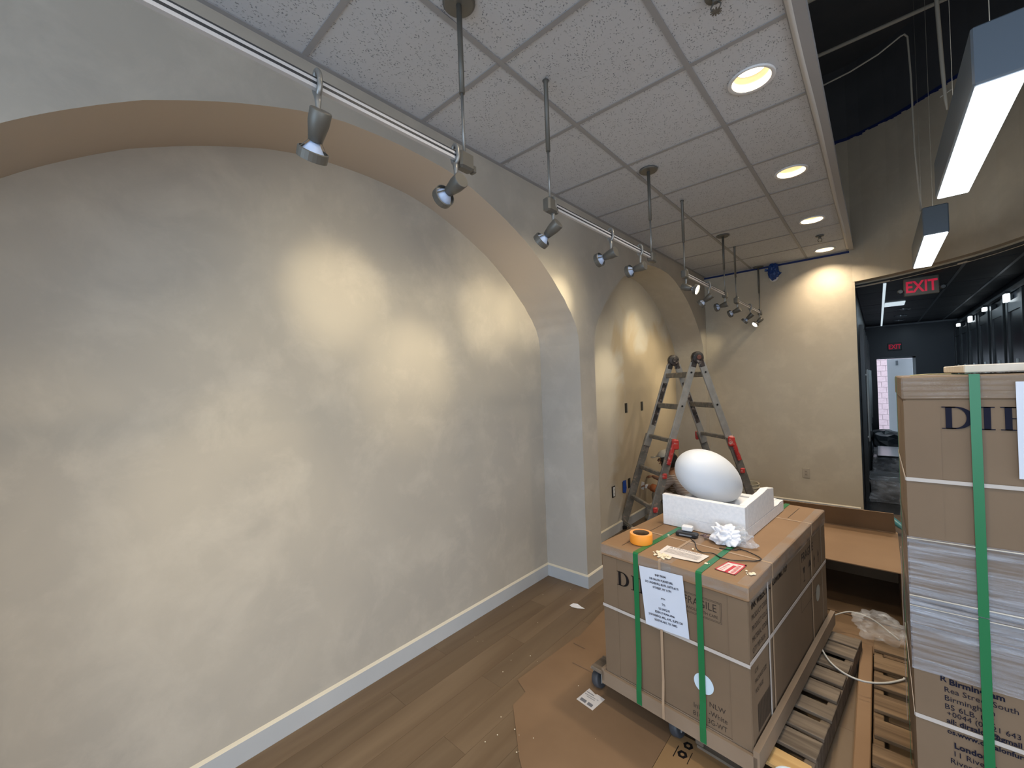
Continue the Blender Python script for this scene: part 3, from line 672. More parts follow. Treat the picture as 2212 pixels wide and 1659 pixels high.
b = MB(); b.add([(-.055, -.03, .06), (-.095, -.035, .075), (-.1, -.03, .04), (-.06, -.04, .03)], [(0, 1, 2, 3)]); b.build('loose_tape_end', M_blue, t); b = MB(); b.add([(.05, -.03, -.0), (.09, -.03, -.01), (.05, -.035, -.05)], [(0, 1, 2)]); b.build('loose_tape_end', M_blue, t)

# ---------------------------------------------------------------- recessed downlights and sprinklers in the tile ceiling
names = ['nearest recessed downlight in the tile ceiling', 'second recessed downlight in the tile ceiling', 'third recessed downlight in the tile ceiling, before the far sprinkler', 'farthest recessed downlight in the tile ceiling, next to the far wall', 'recessed downlight above and behind the viewer']
k = 0
for i in range(-3, 5):
    y = .305+1.2192*i
    if i < 1:
        lbl = 'recessed downlight overhead, outside the picture'; g = 'downlights outside the picture'
    else: lbl = names[i-1]; g = None
    t = thing('downlight', lbl, 'downlight', (1.383, y, H), 0, g or 'recessed downlights')
    b = MB(); b.lathe([(.083, -.001), (.098, -.006), (.101, -.002), (.101, .003)], 36, None, 0, True, False, False); b.build('trim_ring', M_whitep, t)
    b = MB(); b.lathe([(.083, -.001), (.078, .03), (.066, .075), (.06, .078)], 36, None, 0, True, False, False); rf_ = b.build('reflector', M_trimring, t)
    b = MB(); b.lathe([(.066, .062), (.03, .056), (.0001, .055)], 28, None, 0, True, False, False); b.build('lamp', M_lamp, rf_)
for o_ in [o for o in bpy.data.objects if o.name.startswith('downlight_lamp')]: o_.location.z = H+.05
def sprinkler(loc, label):
    t = thing('sprinkler', label, 'sprinkler', loc, 0)
    b = MB(); b.lathe([(.038, -.001), (.034, -.007), (.014, -.01)], 20, None, 0, True, True, False); b.build('escutcheon', M_fix, t)
    b = MB(); b.lathe([(.012, -.008), (.012, -.025), (.008, -.028)], 12); b.tube([(-.008, 0, -.026), (-.018, 0, -.04), (-.012, 0, -.055), (0, 0, -.06)], .003, 6); b.tube([(.008, 0, -.026), (.018, 0, -.04), (.012, 0, -.055), (0, 0, -.06)], .003, 6); b.build('frame', M_fix, t)
    b = MB()
    for q in range(10):
        a = q*PI/5; b.beam((0, 0, -.062), (.02*math.cos(a), .02*math.sin(a), -.06), .006, .0015)
    b.build('deflector', M_fix, t)
    return t
sprinkler((1.385, .93, H), 'metal sprinkler head near the top edge of the picture, before the nearest downlight')
sprinkler((1.391, 4.56, H), 'small sprinkler head between the two farthest downlights')

# ---------------------------------------------------------------- track lights
TXX, TZR = .674, 2.487
def track(y0, y1, label, ends=(1, 1)):
    t = thing('light_track', label, 'light track', (TXX, y0, TZR), 0)
    L = y1-y0
    for za, zb in ((.0035, .0125), (-.0135, -.0035)): b = MB(); b.box(-.007, .007, 0, L, za, zb, 0); b.build('channel', M_trackl, t)
    b = MB(); b.box(-.0078, .0078, 0, L, .0125, .0165); b.build('rail', M_trackd, t); b = MB(); b.box(-.0078, .0078, 0, L, -.0035, .0035); b.build('rail', M_trackd, t)
    return t
def rod(t, y, canopy, big=False):
    """hanging rod of a track; y in the track's own frame"""
    up = H-TZR
    b = MB(); b.lathe([(.0105, up-.34), (.0105, up-.02), (.016, up-.008)] if not canopy else [(.0105, up-.34), (.0105, up-.012)], 12, Matrix.Translation((0, y, 0))); rs_ = b.build('rod_sleeve', M_fix, t)
    b = MB(); b.lathe([(.0058, .02), (.0058, up-.33)], 10, Matrix.Translation((0, y, 0))); b.build('rod', M_track, rs_)
    b = MB(); b.box(-.021, .021, y-.034, y+.034, -.036, .028, 0, None, .008); b.box(-.014, .014, y+.034, y+.05, -.034, -.006, 0, None, .004); b.build('end_connector', M_fix, t)
    if canopy:
        b = MB(); b.lathe([(.052, up-.012), (.06, up-.006), (.06, up-.0005)], 28, Matrix.Translation((0, y, 0))); b.build('canopy', M_fix, rs_)
T1 = track(-3.2, .30, 'nearest light track, running out of the top left of the picture'); rod(T1, 3.49, True)
T2 = track(.80, 2.01, 'second light track from the viewer, holding three spotlights'); rod(T2, .025, False); rod(T2, 1.183, True)
T3 = track(2.60, 3.80, 'third light track, with a glaring spotlight at its near end'); rod(T3, .025, False); rod(T3, 1.178, True)
T4 = track(4.20, 5.43, 'farthest light track, ending close to the far wall'); rod(T4, .025, False); rod(T4, 1.215, True)
def head(y, to, label, lit=False, power=0, ang=46):
    t = thing('track_spotlight', label, 'spotlight', (TXX, y, TZR))
    # loop bracket around the rail, stem, knuckle
    lp = [(0.0, -.002+.0, 0)]
    pts = [Vector((.017*math.cos(a)*1.0, 0, .006+.034*math.sin(a))) for a in [i*2*PI/16 for i in range(16)]]
    b = MB(); b.tube(pts, .0075, 8, closed=True); b.tube([(0, 0, -.026), (.002, 0, -.05), (0, 0, -.072), (0, 0, -.088)], [.011, .0085, .006, .006], 8); b.build('hanger_bracket', M_track, t)
    c0 = Vector((0, 0, -.104)); d = (Vector(to)-(Vector(t.location)+c0)).normalized()
    q = d.to_track_quat('Z', 'Y').to_matrix().to_4x4()
    T = Matrix.Translation(c0) @ q
    b = MB(); b.lathe([(.0265, -.034), (.0285, -.031), (.0275, .0), (.0185, .046), (.016, .047)], 20, T); b.build('socket_cup', M_fix, t)
    b = MB(); b.lathe([(.012, .048), (.017, .056), (.030, .074), (.0355, .086)], 20, T, 0, True, True, False); bu_ = b.build('bulb', M_bulb, t)
    b = MB(); b.lathe([(.035, .0862), (.0, .0852)], 20, T, 0, True, False, False); b.build('bulb_face', M_bulblit, bu_)
    b = MB(); b.lathe([(.0375, .068), (.041, .07), (.041, .094), (.0375, .094), (.0375, .068)], 24, T, 0, False, False, False); rg_ = b.build('ring', M_fix, t)
    b = MB()
    for sx in (-1, 1): b.add([T @ Vector(p) for p in ((sx*.017, -.003, .045), (sx*.017, .003, .045), (sx*.039, .003, .075), (sx*.039, -.003, .075))], [(0, 1, 2, 3)])
    b.build('ring_arm', M_fix, rg_)
    if power:
        p = Vector(t.location)+c0+d*.097
        spot('spotlight_beam', p, to, power*.42, WARM, 92, 1.0, .03)
        spot('spotlight_core', p, to, power*1.0, WARM, 42, 1.0, .03)
    return t
HP = 24
head(-.247, (-.4, -.16, 1.12), 'nearest spotlight, hanging alone on the first track at upper left', power=HP*1.3, ang=44)
head(.245, (-.4, .32, 2.18), 'second spotlight, hanging at the end of the first track', power=HP)
head(.845, (-.4, .78, 1.74), 'spotlight at the near end of the second track', power=HP*1.35)
head(1.408, (-.4, 1.47, 2.18), 'middle spotlight of the second track', power=HP)
head(1.80, (-.02, 1.86, 2.30), 'spotlight beside the far rod of the second track', power=HP*.75, ang=42)
head(2.645, (1.75, 2.62, 1.95), 'spotlight with a glaring white face at the near end of the third track', power=HP*.3)
head(3.235, (-.4, 3.25, 1.65), 'middle spotlight of the third track, pointing down left', power=HP*1.35)
head(3.76, (-.4, 4.0, 2.2), 'spotlight at the far end of the third track', power=HP*1.35)
head(4.25, (-.4, 4.45, 2.0), 'spotlight at the near end of the farthest track', power=HP*.8)
head(4.86, (-.4, 4.85, 1.45), 'middle spotlight of the farthest track', power=HP*1.3)
head(5.39, (-.1, 4.6, 1.5), 'last spotlight by the far wall, its lit face showing', power=HP*.7)
spot('spotlight_beam', (.6, 5.0, 2.36), (0, 5.36, 2.1), HP*.4, WARM, 40)
spot('spotlight_beam', (.6, -.9, 2.36), (-.4, -.8, 1.3), HP*.3, WARM, 44)  # additional beam from out of view, added without a spotlight head

# ---------------------------------------------------------------- suspended linear fixtures in the high bay
def linear(y0, label):
    t = thing('linear_pendant', label, 'pendant light', (2.135, y0, 2.62))
    b = MB(); b.box(-.066, .066, 0, 1.22, .0, .20, 0, None, .006); b.build('housing', M_house, t)
    b = MB(); b.box(-.060, .060, .008, 1.212, -.012, -.0005, 0, None, .004); b.build('diffuser', M_lens, t)
    for yy in (.15, 1.07):
        b = MB(); b.tube([(0, yy, .2), (0, yy, DK-2.62)], .0012, 6); b.build('suspension_cable', M_cord, t)
    return t
linear(-.70, 'suspended linear light added as fill overhead, outside the picture'); linear(-2.77, 'suspended linear light added as fill behind the viewer, outside the picture')
linear(1.37, 'large suspended linear light with a blue grey housing at the upper right'); linear(3.44, 'smaller looking suspended linear light farther off, above the exit sign')
# loose cables
b = MB(); b.tube([(2.142, 3.0, 5.15), (2.142, 3.0, 3.97), (2.155, 3.0, 3.55), (2.163, 3.0, 3.34), (2.168, 3.0, 3.27)], [.011, .011, .011, .009, .004], 8); b.beam((2.14, 3.0, 3.36), (2.19, 3.0, 3.385), .005, .005)
tag(b.build('hanging_cable', M_cord), 'thick pale cable hanging down with a pointed tied end left of the large linear light', 'cable')
b = MB(); cp = [(1.3, 3.55, 4.0), (1.52, 3.55, 4.034), (1.70, 3.55, 4.055), (1.87, 3.55, 4.10), (1.998, 3.55, 4.165), (2.02, 3.55, 4.168), (2.036, 3.55, 4.139), (2.045, 3.55, 3.857), (2.05, 3.55, 3.3), (2.07, 3.55, 2.83)]
b.tube(cp, .006, 8); tag(b.build('hanging_cable', M_cord), 'thin bent cable looping over and down to the farther linear light', 'cable')

# ---------------------------------------------------------------- main carton (own frame: x along its front, y back, z up)
CR = R(-6); CO = (.726, 1.10, 0)
LBL_C = 'kraft carton with two green straps and a white shipping sheet, foam tray on top'
C = thing('shipping_carton', LBL_C, 'carton', CO, CR)
W_, D_, Z0, ZL, ZT = .67, 1.29, .2, .778, .84
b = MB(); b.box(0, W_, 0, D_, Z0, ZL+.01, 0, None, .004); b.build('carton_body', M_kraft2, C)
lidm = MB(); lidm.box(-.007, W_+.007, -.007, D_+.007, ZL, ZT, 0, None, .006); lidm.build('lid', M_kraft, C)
b = MB(); e = .0015
for q in ((.0, .082, -e-.001, 0), (.597, W_, -e-.001, 0), (W_, W_+e+.001, 0.0, .03), (W_, W_+e+.001, 1.20, D_)):
    b = MB(); b.box(*q, Z0, ZL); b.build('corner_board', M_kraft2, C)
tray = MB(); g = .012
tray.box(-.02, W_+.02, -.018, D_+.05, .13, .145); tray.box(-.02, W_+.02, -.018, -.004, .145, .196); tray.box(-.02, -.004, -.018, D_+.05, .145, .205)
tray.box(W_+.006, W_+.028, -.018, D_+.06, .145, .222); tray.box(0, W_, .0, D_, .145, .1995)
tray.build('base_tray', M_kraftd if False else mottled('grey kraft edge board', (.23, .165, .11), (.27, .20, .14), scale=4, rough=.75), C)
b = MB(); b.box(-.022, -.0085+.0, -.0195, -.0181, .19, .2); 
# lid flap joints on top
b = MB(); z = ZT+.0006
for x0, x1, y0, y1 in ((.094, .097, .03, .45), (.094, .097, 1.1, 1.26), (.10, .5, 1.245, 1.249), (.56, .563, 1.0, 1.24)):
    b.box(x0, x1, y0, y1, z-.0004, z)
b.build('lid_joint', M_ink2, C)
b = MB(); b.box(.305, .365, -.004, D_, z, z+.0006); b.box(.305, .365, -.0085, -.0075, ZL-.03, ZT); b.build('packing_tape', M_tapeclear, C)
b = MB(); b.box(W_-.035, W_+.008, 0, D_, z, z+.0006); b.box(W_+.0075, W_+.0082, 0, D_, ZL-.012, ZT); b.box(-.004, W_+.008, -.0082, -.0075, ZL+.014, ZT-.006); b.build('packing_tape', M_tapeclear, C)
# straps
def strap_front(x, w_, mat, y_top_end, z_bot, nm='strap'):
    b = MB(); xs = x-w_/2, x+w_/2
    b.box(xs[0], xs[1], -.0215, -.0195, z_bot, .196); b.add([(xs[0], -.0215, .196), (xs[1], -.0215, .196), (xs[1]-.001, -.0098, .30), (xs[0]-.001, -.0098, .30)], [(0, 1, 2, 3)])
    b.add([(xs[0]-.001, -.0098, .30), (xs[1]-.001, -.0098, .30), (xs[1], -.0092, ZT-.004), (xs[0], -.0092, ZT-.004)], [(0, 1, 2, 3)])
    b.add([(xs[0], -.0092, ZT-.004), (xs[1], -.0092, ZT-.004), (xs[1], -.003, ZT+.0025), (xs[0], -.003, ZT+.0025)], [(0, 1, 2, 3)])
    b.box(xs[0], xs[1], -.003, y_top_end, ZT+.0012, ZT+.0026)
    return b.build(nm, mat, C)
lab(strap_front(.192, .026, M_green, D_+.008, .135), 'green strap on the left'); lab(strap_front(.487, .026, M_green, D_+.008, .135), 'green strap on the right')
lab(strap_front(.312, .012, M_kstrap, .33, .135), 'thin tan strap up the middle of the front')
b = MB(); b.box(-.004, W_+.004, -.0062, -.0048, .523, .537); b.box(W_+.0028, W_+.0042, -.004, D_, .53, .546); lab(b.build('strap', M_wstrap, C), 'pale strap around the middle')
for y in (.285, .965):
    b = MB(); b.box(-.008, W_+.009, y-.006, y+.006, ZT+.0006, ZT+.0018); b.box(W_+.0085, W_+.0098, y-.008, y+.004, ZL, ZT); b.box(W_+.0028, W_+.0042, y-.01, y+.002, .2, ZL); lab(b.build('strap', M_kstrap if y > .5 else M_kstrap, C), 'thin tan strap across the lid')
b = MB(); b.box(W_+.003, W_+.0045, .222, .236, .2, ZL); lab(b.build('strap', M_wstrap, C), 'pale strap down the right side')
# printing on the front
FU, FV = (1, 0, 0), (0, 0, 1); fy = -.0008
b = MB(); serif_DIR(b, .068, (.082, fy-.002, .655), FU, FV); b.build('brand_print', M_ink, C)
b = MB()
def frame(b, x0, x1, z0, z1, t=.0018, y=fy):
    for a in ((x0, x1, z0, z0+t), (x0, x1, z1-t, z1), (x0, x0+t, z0, z1), (x1-t, x1, z0, z1)): b.add([(a[0], y, a[2]), (a[1], y, a[2]), (a[1], y, a[3]), (a[0], y, a[3])], [(0, 1, 2, 3)])
frame(b, .405, .572, .652, .737, .0014); frame(b, .410, .567, .657, .732, .0012)
line_part(C, 'FRAGILE', .045, (.414, fy, .692), FU, FV, M_ink2, sx=.83); line_part(C, 'HANDLE WITH CARE', .017, (.416, fy, .668), FU, FV, M_ink2, sx=.87)
line_part(C, 'NLW', .030, (.508, fy, .288), FU, FV, M_ink2, sx=.95); line_part(C, 'Ink', .030, (.441, fy, .252), FU, FV, M_ink2, sx=.95); line_part(C, '-White', .030, (.505, fy, .252), FU, FV, M_ink2, sx=.86)
line_part(C, '8103', .030, (.438, fy, .217), FU, FV, M_ink2, sx=.86); line_part(C, '3G-WT', .030, (.5, fy, .217), FU, FV, M_ink2, sx=.8)
b.build('print_frame', M_ink2, C)
# right side printing (x = W_)
SU, SV = (0, 1, 0), (0, 0, 1); sx_ = W_+.0008
b = MB()
put_text(b, 'INK W/ELECTRIC ECONOMIC TOP', .040, (sx_+.001, .036, .735), SU, SV, sx=.78, offset=.001)
b.build('side_title', M_ink, C)
b = MB()
for k, s_ in enumerate(('PRODUCT CODE:', 'PRODUCT COLOUR:', 'MATERIAL CODE:', 'QTY PER BOX:')):
    line_part(C, s_, .030, (sx_, .036, .69-k*.043), SU, SV, M_ink2, sx=.8)
for k, s_ in enumerate(('G.W.', 'PACKAGE SIZE:', 'VOLTAGE:')):
    line_part(C, s_, .026, (sx_, .05, .475-k*.04), SU, SV, M_ink2, sx=.8)
b = MB()
for k in range(26):
    y = .07+k*.0062; ww = .0022 if k % 3 else .0038
    b.add([(sx_, y, .235), (sx_, y+ww, .235), (sx_, y+ww, .345), (sx_, y, .345)], [(0, 1, 2, 3)])
line_part(C, 'FRAGILE', .062, (sx_, .775, .685), SU, SV, M_ink2, sx=1.05, offset=.001)
b.build('barcode', M_ink2, C)['kind'] = 'stuff'; b = MB()
y0, y1, z0, z1, tt = .745, 1.17, .44, .765, .002
for a in ((y0, y1, z0, z0+tt), (y0, y1, z1-tt, z1), (y0, y0+tt, z0, z1), (y1-tt, y1, z0, z1)): b.add([(sx_, a[0], a[2]), (sx_, a[1], a[2]), (sx_, a[1], a[3]), (sx_, a[0], a[3])], [(0, 1, 2, 3)])
# handling pictograms: goblet, umbrella, arrows
for yy, kind in ((.80, 0), (.91, 1), (1.02, 2), (1.11, 2)):
    b.build('print_frame' if kind == 0 else 'handling_mark', M_ink2, C); b = MB()
    P = lambda u, v: (sx_, yy+u, .60+v)
    if kind == 0: b.add([P(0, .05), P(.04, .05), P(.03, .02), P(.01, .02)], [(0, 3, 2, 1)]); b.add([P(.018, -.02), P(.022, -.02), P(.022, .02), P(.018, .02)], [(0, 1, 2, 3)]); b.add([P(.006, -.024), P(.034, -.024), P(.034, -.018), P(.006, -.018)], [(0, 1, 2, 3)])
    elif kind == 1: b.add([P(0, .02), P(.05, .02), P(.04, .045), P(.025, .055), P(.01, .045)], [(0, 1, 2, 3, 4)]); b.add([P(.0235, -.02), P(.027, -.02), P(.027, .02), P(.0235, .02)], [(0, 1, 2, 3)])
    else: b.add([P(0, .02), P(.03, .02), P(.015, .055)], [(0, 1, 2)]); b.add([P(.011, -.02), P(.019, -.02), P(.019, .02), P(.011, .02)], [(0, 1, 2, 3)])
b.build('handling_mark', M_ink2, C)
def oval(b, cx, cz_, rx, rz, T, n=28): b.add([T(cx+rx*math.cos(2*PI*k/n), cz_+rz*math.sin(2*PI*k/n)) for k in range(n)], [tuple(range(n))])
b = MB(); oval(b, .489, .372, .041, .041, lambda u, v: (u, fy-.0008, v)); lab(b.build('round_sticker', flat('pale blue white sticker', (.60, .74, .86), .35), C), 'round pale sticker on the front')
b = MB(); oval(b, 1.088, .42, .045, .045, lambda u, v: (sx_+.0005, u, v)); b.build('round_sticker', flat('dull white sticker', (.36, .38, .36), .45), C)
# shipping sheet, slightly bowed and sheared as hung
def sheet(pts, n=8):
    (a, b_, c, d) = [Vector(p) for p in pts]; vs = []; fs = []
    for i in range(n+1):
        for j in range(n+1):
            u, v = i/n, j/n; p = a.lerp(b_, u).lerp(d.lerp(c, u), v)
            p.y -= .0015+.0016*math.sin(u*9)*math.sin(v*5+1); vs.append(p)
    for i in range(n):
        for j in range(n): q = i*(n+1)+j; fs.append((q, q+n+1, q+n+2, q+1))
    return vs, fs
b = MB(); vs, fs = sheet([(.211, -.011, .790), (.420, -.011, .806), (.440, -.011, .541), (.238, -.011, .528)]); b.add(vs, [f[::-1] for f in fs], 0, True); b.v = [Vector((p.x, p.y, p.z)) for p in b.v]
lab(b.build('shipping_sheet', M_paper, C), 'white shipping sheet with the sender and receiver addresses')
b = MB(); PU = Vector((.209, 0, .016)).normalized(); PV_ = Vector((-.023, 0, .264)).normalized(); PO = Vector((.211, -.0145, .79))
M_sheetink = flat('blue black print', (.03, .035, .06), .6)
def pt(s_, d, size): 
    o = PO+PU*.105-PV_*d; line_part(C, s_, size, o, PU, PV_, M_sheetink, align='C', sx=.82, offset=.0004)
for s_, d in (('SHIP FROM:', .030), ('DIR SALON FURNITURE,', .050), ('575 UNDERHILL BLVD. SUITE #170', .068), ('SYOSSET, NY 11791', .087), ('ATTN', .128), ('TO:', .155), ('LE UNIQUE', .176), ('EDEN (718)466-6966', .194), ('210 RANDOL MILL AVE., SUITE 120', .213), ('SOUTHLAKE, TX 76092', .232)):
    pt(s_, d, .0128 if s_ != 'ATTN' else .009)

# things on the lid (placed in the carton's frame, turned into room coordinates)
CM = Matrix.Translation(CO) @ Matrix.Rotation(CR, 4, 'Z')
def on(x, y, z=ZT): return tuple(CM @ Vector((x, y, z)))
# foam tray
F = thing('foam_tray', 'white foam packing tray with one raised broken wall, lying on the strapped carton', 'foam tray', on(.095, .450, ZT+.0027), CR+R(1.0))
fw_, fd_, fh = .424, .676, .172
b = MB(); th = .035
b.box(0, fw_, 0, fd_, 0, .055)
b.box(0, fw_, 0, th, .055, fh-.004)
b.box(0, th, th, fd_, .055, .10)
b.prism([(th+.0, fd_-th-.02), (fw_-th-.0, fd_-th-.02), (fw_-th, fd_), (th, fd_)], .055, .065)
b.build('foam_base', M_foam, F, .002)
b = MB()
# right wall: high at the front, rises, then steps down at the back
prof_ = [(th+.0, .055), (th, fh+.004), (.30, fh+.012), (.37, fh+.019), (.48, fh+.004), (.49, fh-.10+.0), (.50, .065), (.60, .062), (.655, .066), (fd_, .060), (fd_, .055)]
prof_ = [(th, .0555), (th, fh-.002), (.30, fh+.010), (.37, fh+.018), (.484, fh+.000), (.486, .066), (.56, .058), (.60, .066), (fd_, .062), (fd_, .0555)]
n = len(prof_); x0, x1 = fw_-th, fw_
b.add([(x0, y, z) for y, z in prof_]+[(x1, y, z) for y, z in prof_], [tuple(range(n-1, -1, -1)), tuple(range(n, 2*n))]+[(i, (i+1) % n, n+(i+1) % n, n+i) for i in range(n)])
b.build('foam_side_wall', M_foam, F, .002)
# egg shaped basin / shade resting in the tray
bmx = bmesh.new(); bmesh.ops.create_uvsphere(bmx, u_segments=48, v_segments=32, radius=1)
for v in bmx.verts:
    p = v.co; yy = p.y; k = 1-.22*yy-.08*yy*yy
    v.co = Vector((p.x*.150*k, yy*.285, p.z*.136*k))
me = bpy.data.meshes.new('foam_egg'); bmx.to_mesh(me); bmx.free(); me.materials.append(M_egg)
for p in me.polygons: p.use_smooth = True
egg = bpy.data.objects.new('foam_egg', me); COL.objects.link(egg); egg.location = (1.040, 1.855, 1.058); egg.rotation_euler = (R(-27), 0, CR-R(8))
tag(egg, 'big smooth white egg shape leaning in the foam tray on the carton', 'foam egg')
# orange tape roll
t = thing('tape_roll', 'roll of orange masking tape standing flat at the left front of the carton lid', 'tape roll', on(.146, .125, ZT+.0027), 0)
b = MB(); b.lathe([(.040, 0), (.0535, 0), (.0545, .003), (.0545, .045), (.0535, .048), (.040, .048)], 40, None, 0, True, False, False); b.build('tape', [M_orange], t)
b = MB(); b.lathe([(.0405, .0482), (.0530, .0482)], 40, None, 0, False, False, False); b.build('tape_edge', M_orangeside, t)
b = MB(); b.lathe([(.0385, .047), (.0385, .001), (.0402, .001), (.0402, .047), (.0385, .047)], 32, None, 0, True, False, False); b.build('core', M_core, t)
# attention slip
t = thing('paper_slip', 'white printed notice slip taped flat on the carton lid', 'paper', on(0, 0, ZT+.0030), CR)
b = MB(); b.add([(.265, .055, .0), (.262, .165, .002), (.35, .175, .0004), (.458, .178, .001), (.453, .075, .003), (.37, .06, .0006)], [(0, 5, 4, 3, 2, 1)]); b.build('sheet', M_paper2, t)
b = MB(); put_text(b, 'ATTENTION!!!', .024, (.285, .145, .0035), (1, .05, 0), (-.05, 1, 0), sx=.95)
for k in range(4): b.add([(.285, .128-k*.013, .0035), (.44, .133-k*.013, .0035), (.44, .136-k*.013, .0035), (.285, .131-k*.013, .0035)], [(0, 1, 2, 3)])
b.build('print', flat('grey notice print', (.28, .24, .25), .6), t)
# red and white sticker
t = thing('shipping_label', 'small red and white label on the right front of the carton lid', 'label', on(0, 0, ZT+.0028), CR)
b = MB(); b.add([(.524, .062, 0), (.607, .060, 0), (.610, .190, 0), (.538, .178, 0)], [(0, 1, 2, 3)]); b.build('sticker', M_paper2, t)
b = MB()
for q in ([(.524, .062), (.53, .062), (.543, .178), (.538, .178)], [(.562, .064), (.575, .064), (.582, .15), (.569, .15)], [(.601, .062), (.607, .060), (.610, .190), (.604, .189)], [(.538, .165), (.610, .176), (.610, .190), (.538, .178)], [(.524, .062), (.607, .06), (.607, .066), (.525, .068)]): b.add([(x, y, .0006) for x, y in q], [(0, 1, 2, 3)])
for k in range(7): b.add([(.583, .074+k*.013, .0006), (.598, .074+k*.013, .0006), (.599, .081+k*.013, .0006), (.584, .081+k*.013, .0006)], [(0, 1, 2, 3)])
for k in range(5): b.add([(.538+.001*k, .078+k*.016, .0006), (.553+.001*k, .078+k*.016, .0006), (.555+.001*k, .083+k*.016, .0006), (.540+.001*k, .083+k*.016, .0006)], [(0, 1, 2, 3)])
b.build('red_print', M_red, t)
# crumbs
b = MB(); rn = random.Random(6)
for cx, cyy, sp, n in ((.29, .045, .035, 34), (.305, .02, .04, 12), (.655, .115, .02, 26), (.47, .09, .02, 3), (.2, .3, .02, 2), (.38, .2, .02, 3)):
    for _ in range(n):
        x = cx+rn.gauss(0, sp*.5); y = cyy+rn.gauss(0, sp*.35); s_ = .002+.006*rn.random(); a = rn.random()*3
        if x > .66 or y < .006: continue
        T = Matrix.Translation(on(x, y, ZT+.0028+s_*.3)) @ Matrix.Rotation(a, 4, 'Z')
        b.box(-s_, s_, -s_*.8, s_*.8, -s_*.3, s_*.4, 0, T, s_*.25)
tag(b.build('foam_crumbs', M_crumb), 'cream foam crumbs scattered over the front of the carton lid', 'crumbs', None, 'stuff')
# crumpled paper and clear film against the tray
def crumple(name, loc, s3, mat, label, cat, seed, amp=.5, sub=5):
    bmx = bmesh.new(); bmesh.ops.create_icosphere(bmx, subdivisions=sub, radius=1)
    for v in bmx.verts:
        p = v.co.copy(); c1 = noise.cell(p*2.1+Vector((seed, 0, 0))); n = abs(noise.noise(p*1.3+Vector((seed, 3, 1))))*1.2+abs(noise.noise(p*2.6+Vector((seed, 0, 7))))*.5
        f_ = .72+amp*n; v.co = Vector((p.x*s3[0]*f_, p.y*s3[1]*f_, max(p.z*s3[2]*f_, -s3[2]*.72)))
    me = bpy.data.meshes.new(name); bmx.to_mesh(me); bmx.free(); me.materials.append(mat)
    o = bpy.data.objects.new(name, me); COL.objects.link(o); o.location = loc; tag(o, label, cat); return o
crumple('crumpled_paper', on(.455, .375, ZT+.042), (.062, .042, .052), M_tissue, 'wad of crumpled white paper against the front of the foam tray', 'paper', 2.0, .75)
crumple('plastic_film', on(.50, .395, ZT+.036), (.075, .035, .044), M_film2, 'crumpled clear film bunched at the front corner of the foam tray', 'plastic film', 8.0, .6)
# charger, black case and lead
t = thing('charger', 'white charger block lying on a black case on the carton lid', 'charger', on(.268, .375, ZT+.0032), CR+R(10))
b = MB(); b.box(-.026, .026, -.018, .018, .0212, .046, 0, None, .004); b.build('plug_body', M_whitep, t)
b = MB(); b.box(-.05, .055, -.045, .002, .0, .02, 0, None, .005); b.build('black_case', M_blackp, t)
b = MB(); b.box(-.03, .03, -.0465, -.0455, .006, .013); b.build('case_slot', flat('grey slot edge', (.2, .22, .25), .4), t)
b = MB(); zc = ZT+.0052
cp = [(.30, .335), (.315, .315), (.345, .285), (.385, .215), (.42, .195), (.46, .215), (.505, .19), (.555, .20), (.60, .235), (.625, .255), (.635, .29), (.61, .315), (.56, .34), (.52, .345)]
pts = []
for i in range(len(cp)-1):
    for k in range(4):
        p0 = Vector(cp[max(i-1, 0)]); p1 = Vector(cp[i]); p2 = Vector(cp[i+1]); p3 = Vector(cp[min(i+2, len(cp)-1)]); t_ = k/4
        q = .5*((2*p1)+(-p0+p2)*t_+(2*p0-5*p1+4*p2-p3)*t_**2+(-p0+3*p1-3*p2+p3)*t_**3); pts.append(on(q.x, q.y, zc))
b.tube(pts, .0022, 6); b.tube([on(.53, .35, zc), on(.52, .32, zc), on(.49, .305, zc), on(.455, .295, zc)], .0022, 6)
tag(b.build('black_lead', M_blackp), 'thin black lead looping over the carton lid', 'cable')
b = MB()
for k in range(5):
    b.tube([on(.32+.01*k, .40, ZT+.006+.004*k), on(.36, .385-.008*k, ZT+.01+.003*k), on(.40, .38+.006*k, ZT+.012), on(.43, .37, ZT+.006)], .0025, 6)
tag(b.build('coiled_leads', flat('mauve grey lead', (.16, .10, .11), .5)), 'bunch of dark mauve leads between the charger and the crumpled paper', 'cable')

# dolly under the left half and casters
DL = thing('wooden_dolly', 'wooden dolly on casters under the left half of the strapped carton', 'dolly', CO, CR)
b = MB(); b.box(-.14, .34, .05, .17, .108, .1285, 0, None, .003); b.build('board', M_pal, DL)
b = MB(); b.box(-.115, .34, .95, 1.07, .108, .1285, 0, None, .003); b.build('board', M_pal, DL)
b = MB(); b.box(-.10, -.03, .172, .948, .108, .1285); b.box(.25, .33, .172, .948, .108, .1285); b.build('board', M_pal, DL)
M_wheel = flat('grey rubber wheel', (.045, .05, .06), .5)
def caster(x, y):
    b = MB(); T = Matrix.Translation((x, y, .050)) @ Matrix.Rotation(R(75), 4, 'Y')
    b.lathe([(.03, -.019), (.04, -.019), (.044, -.013), (.044, .013), (.04, .019), (.03, .019)], 20, T); w_ = b.build('caster_wheel', M_wheel, DL)
    b = MB(); b.box(x-.028, x-.023, y-.014, y+.014, .04, .104); b.box(x+.023, x+.028, y-.014, y+.014, .04, .104); b.box(x-.034, x+.034, y-.026, y+.026, .1, .1075); b.build('caster_fork', M_alu, w_)
for x, y in ((-.118, .09), (.32, .085), (-.105, 1.0), (.31, 1.0)): caster(x, y)

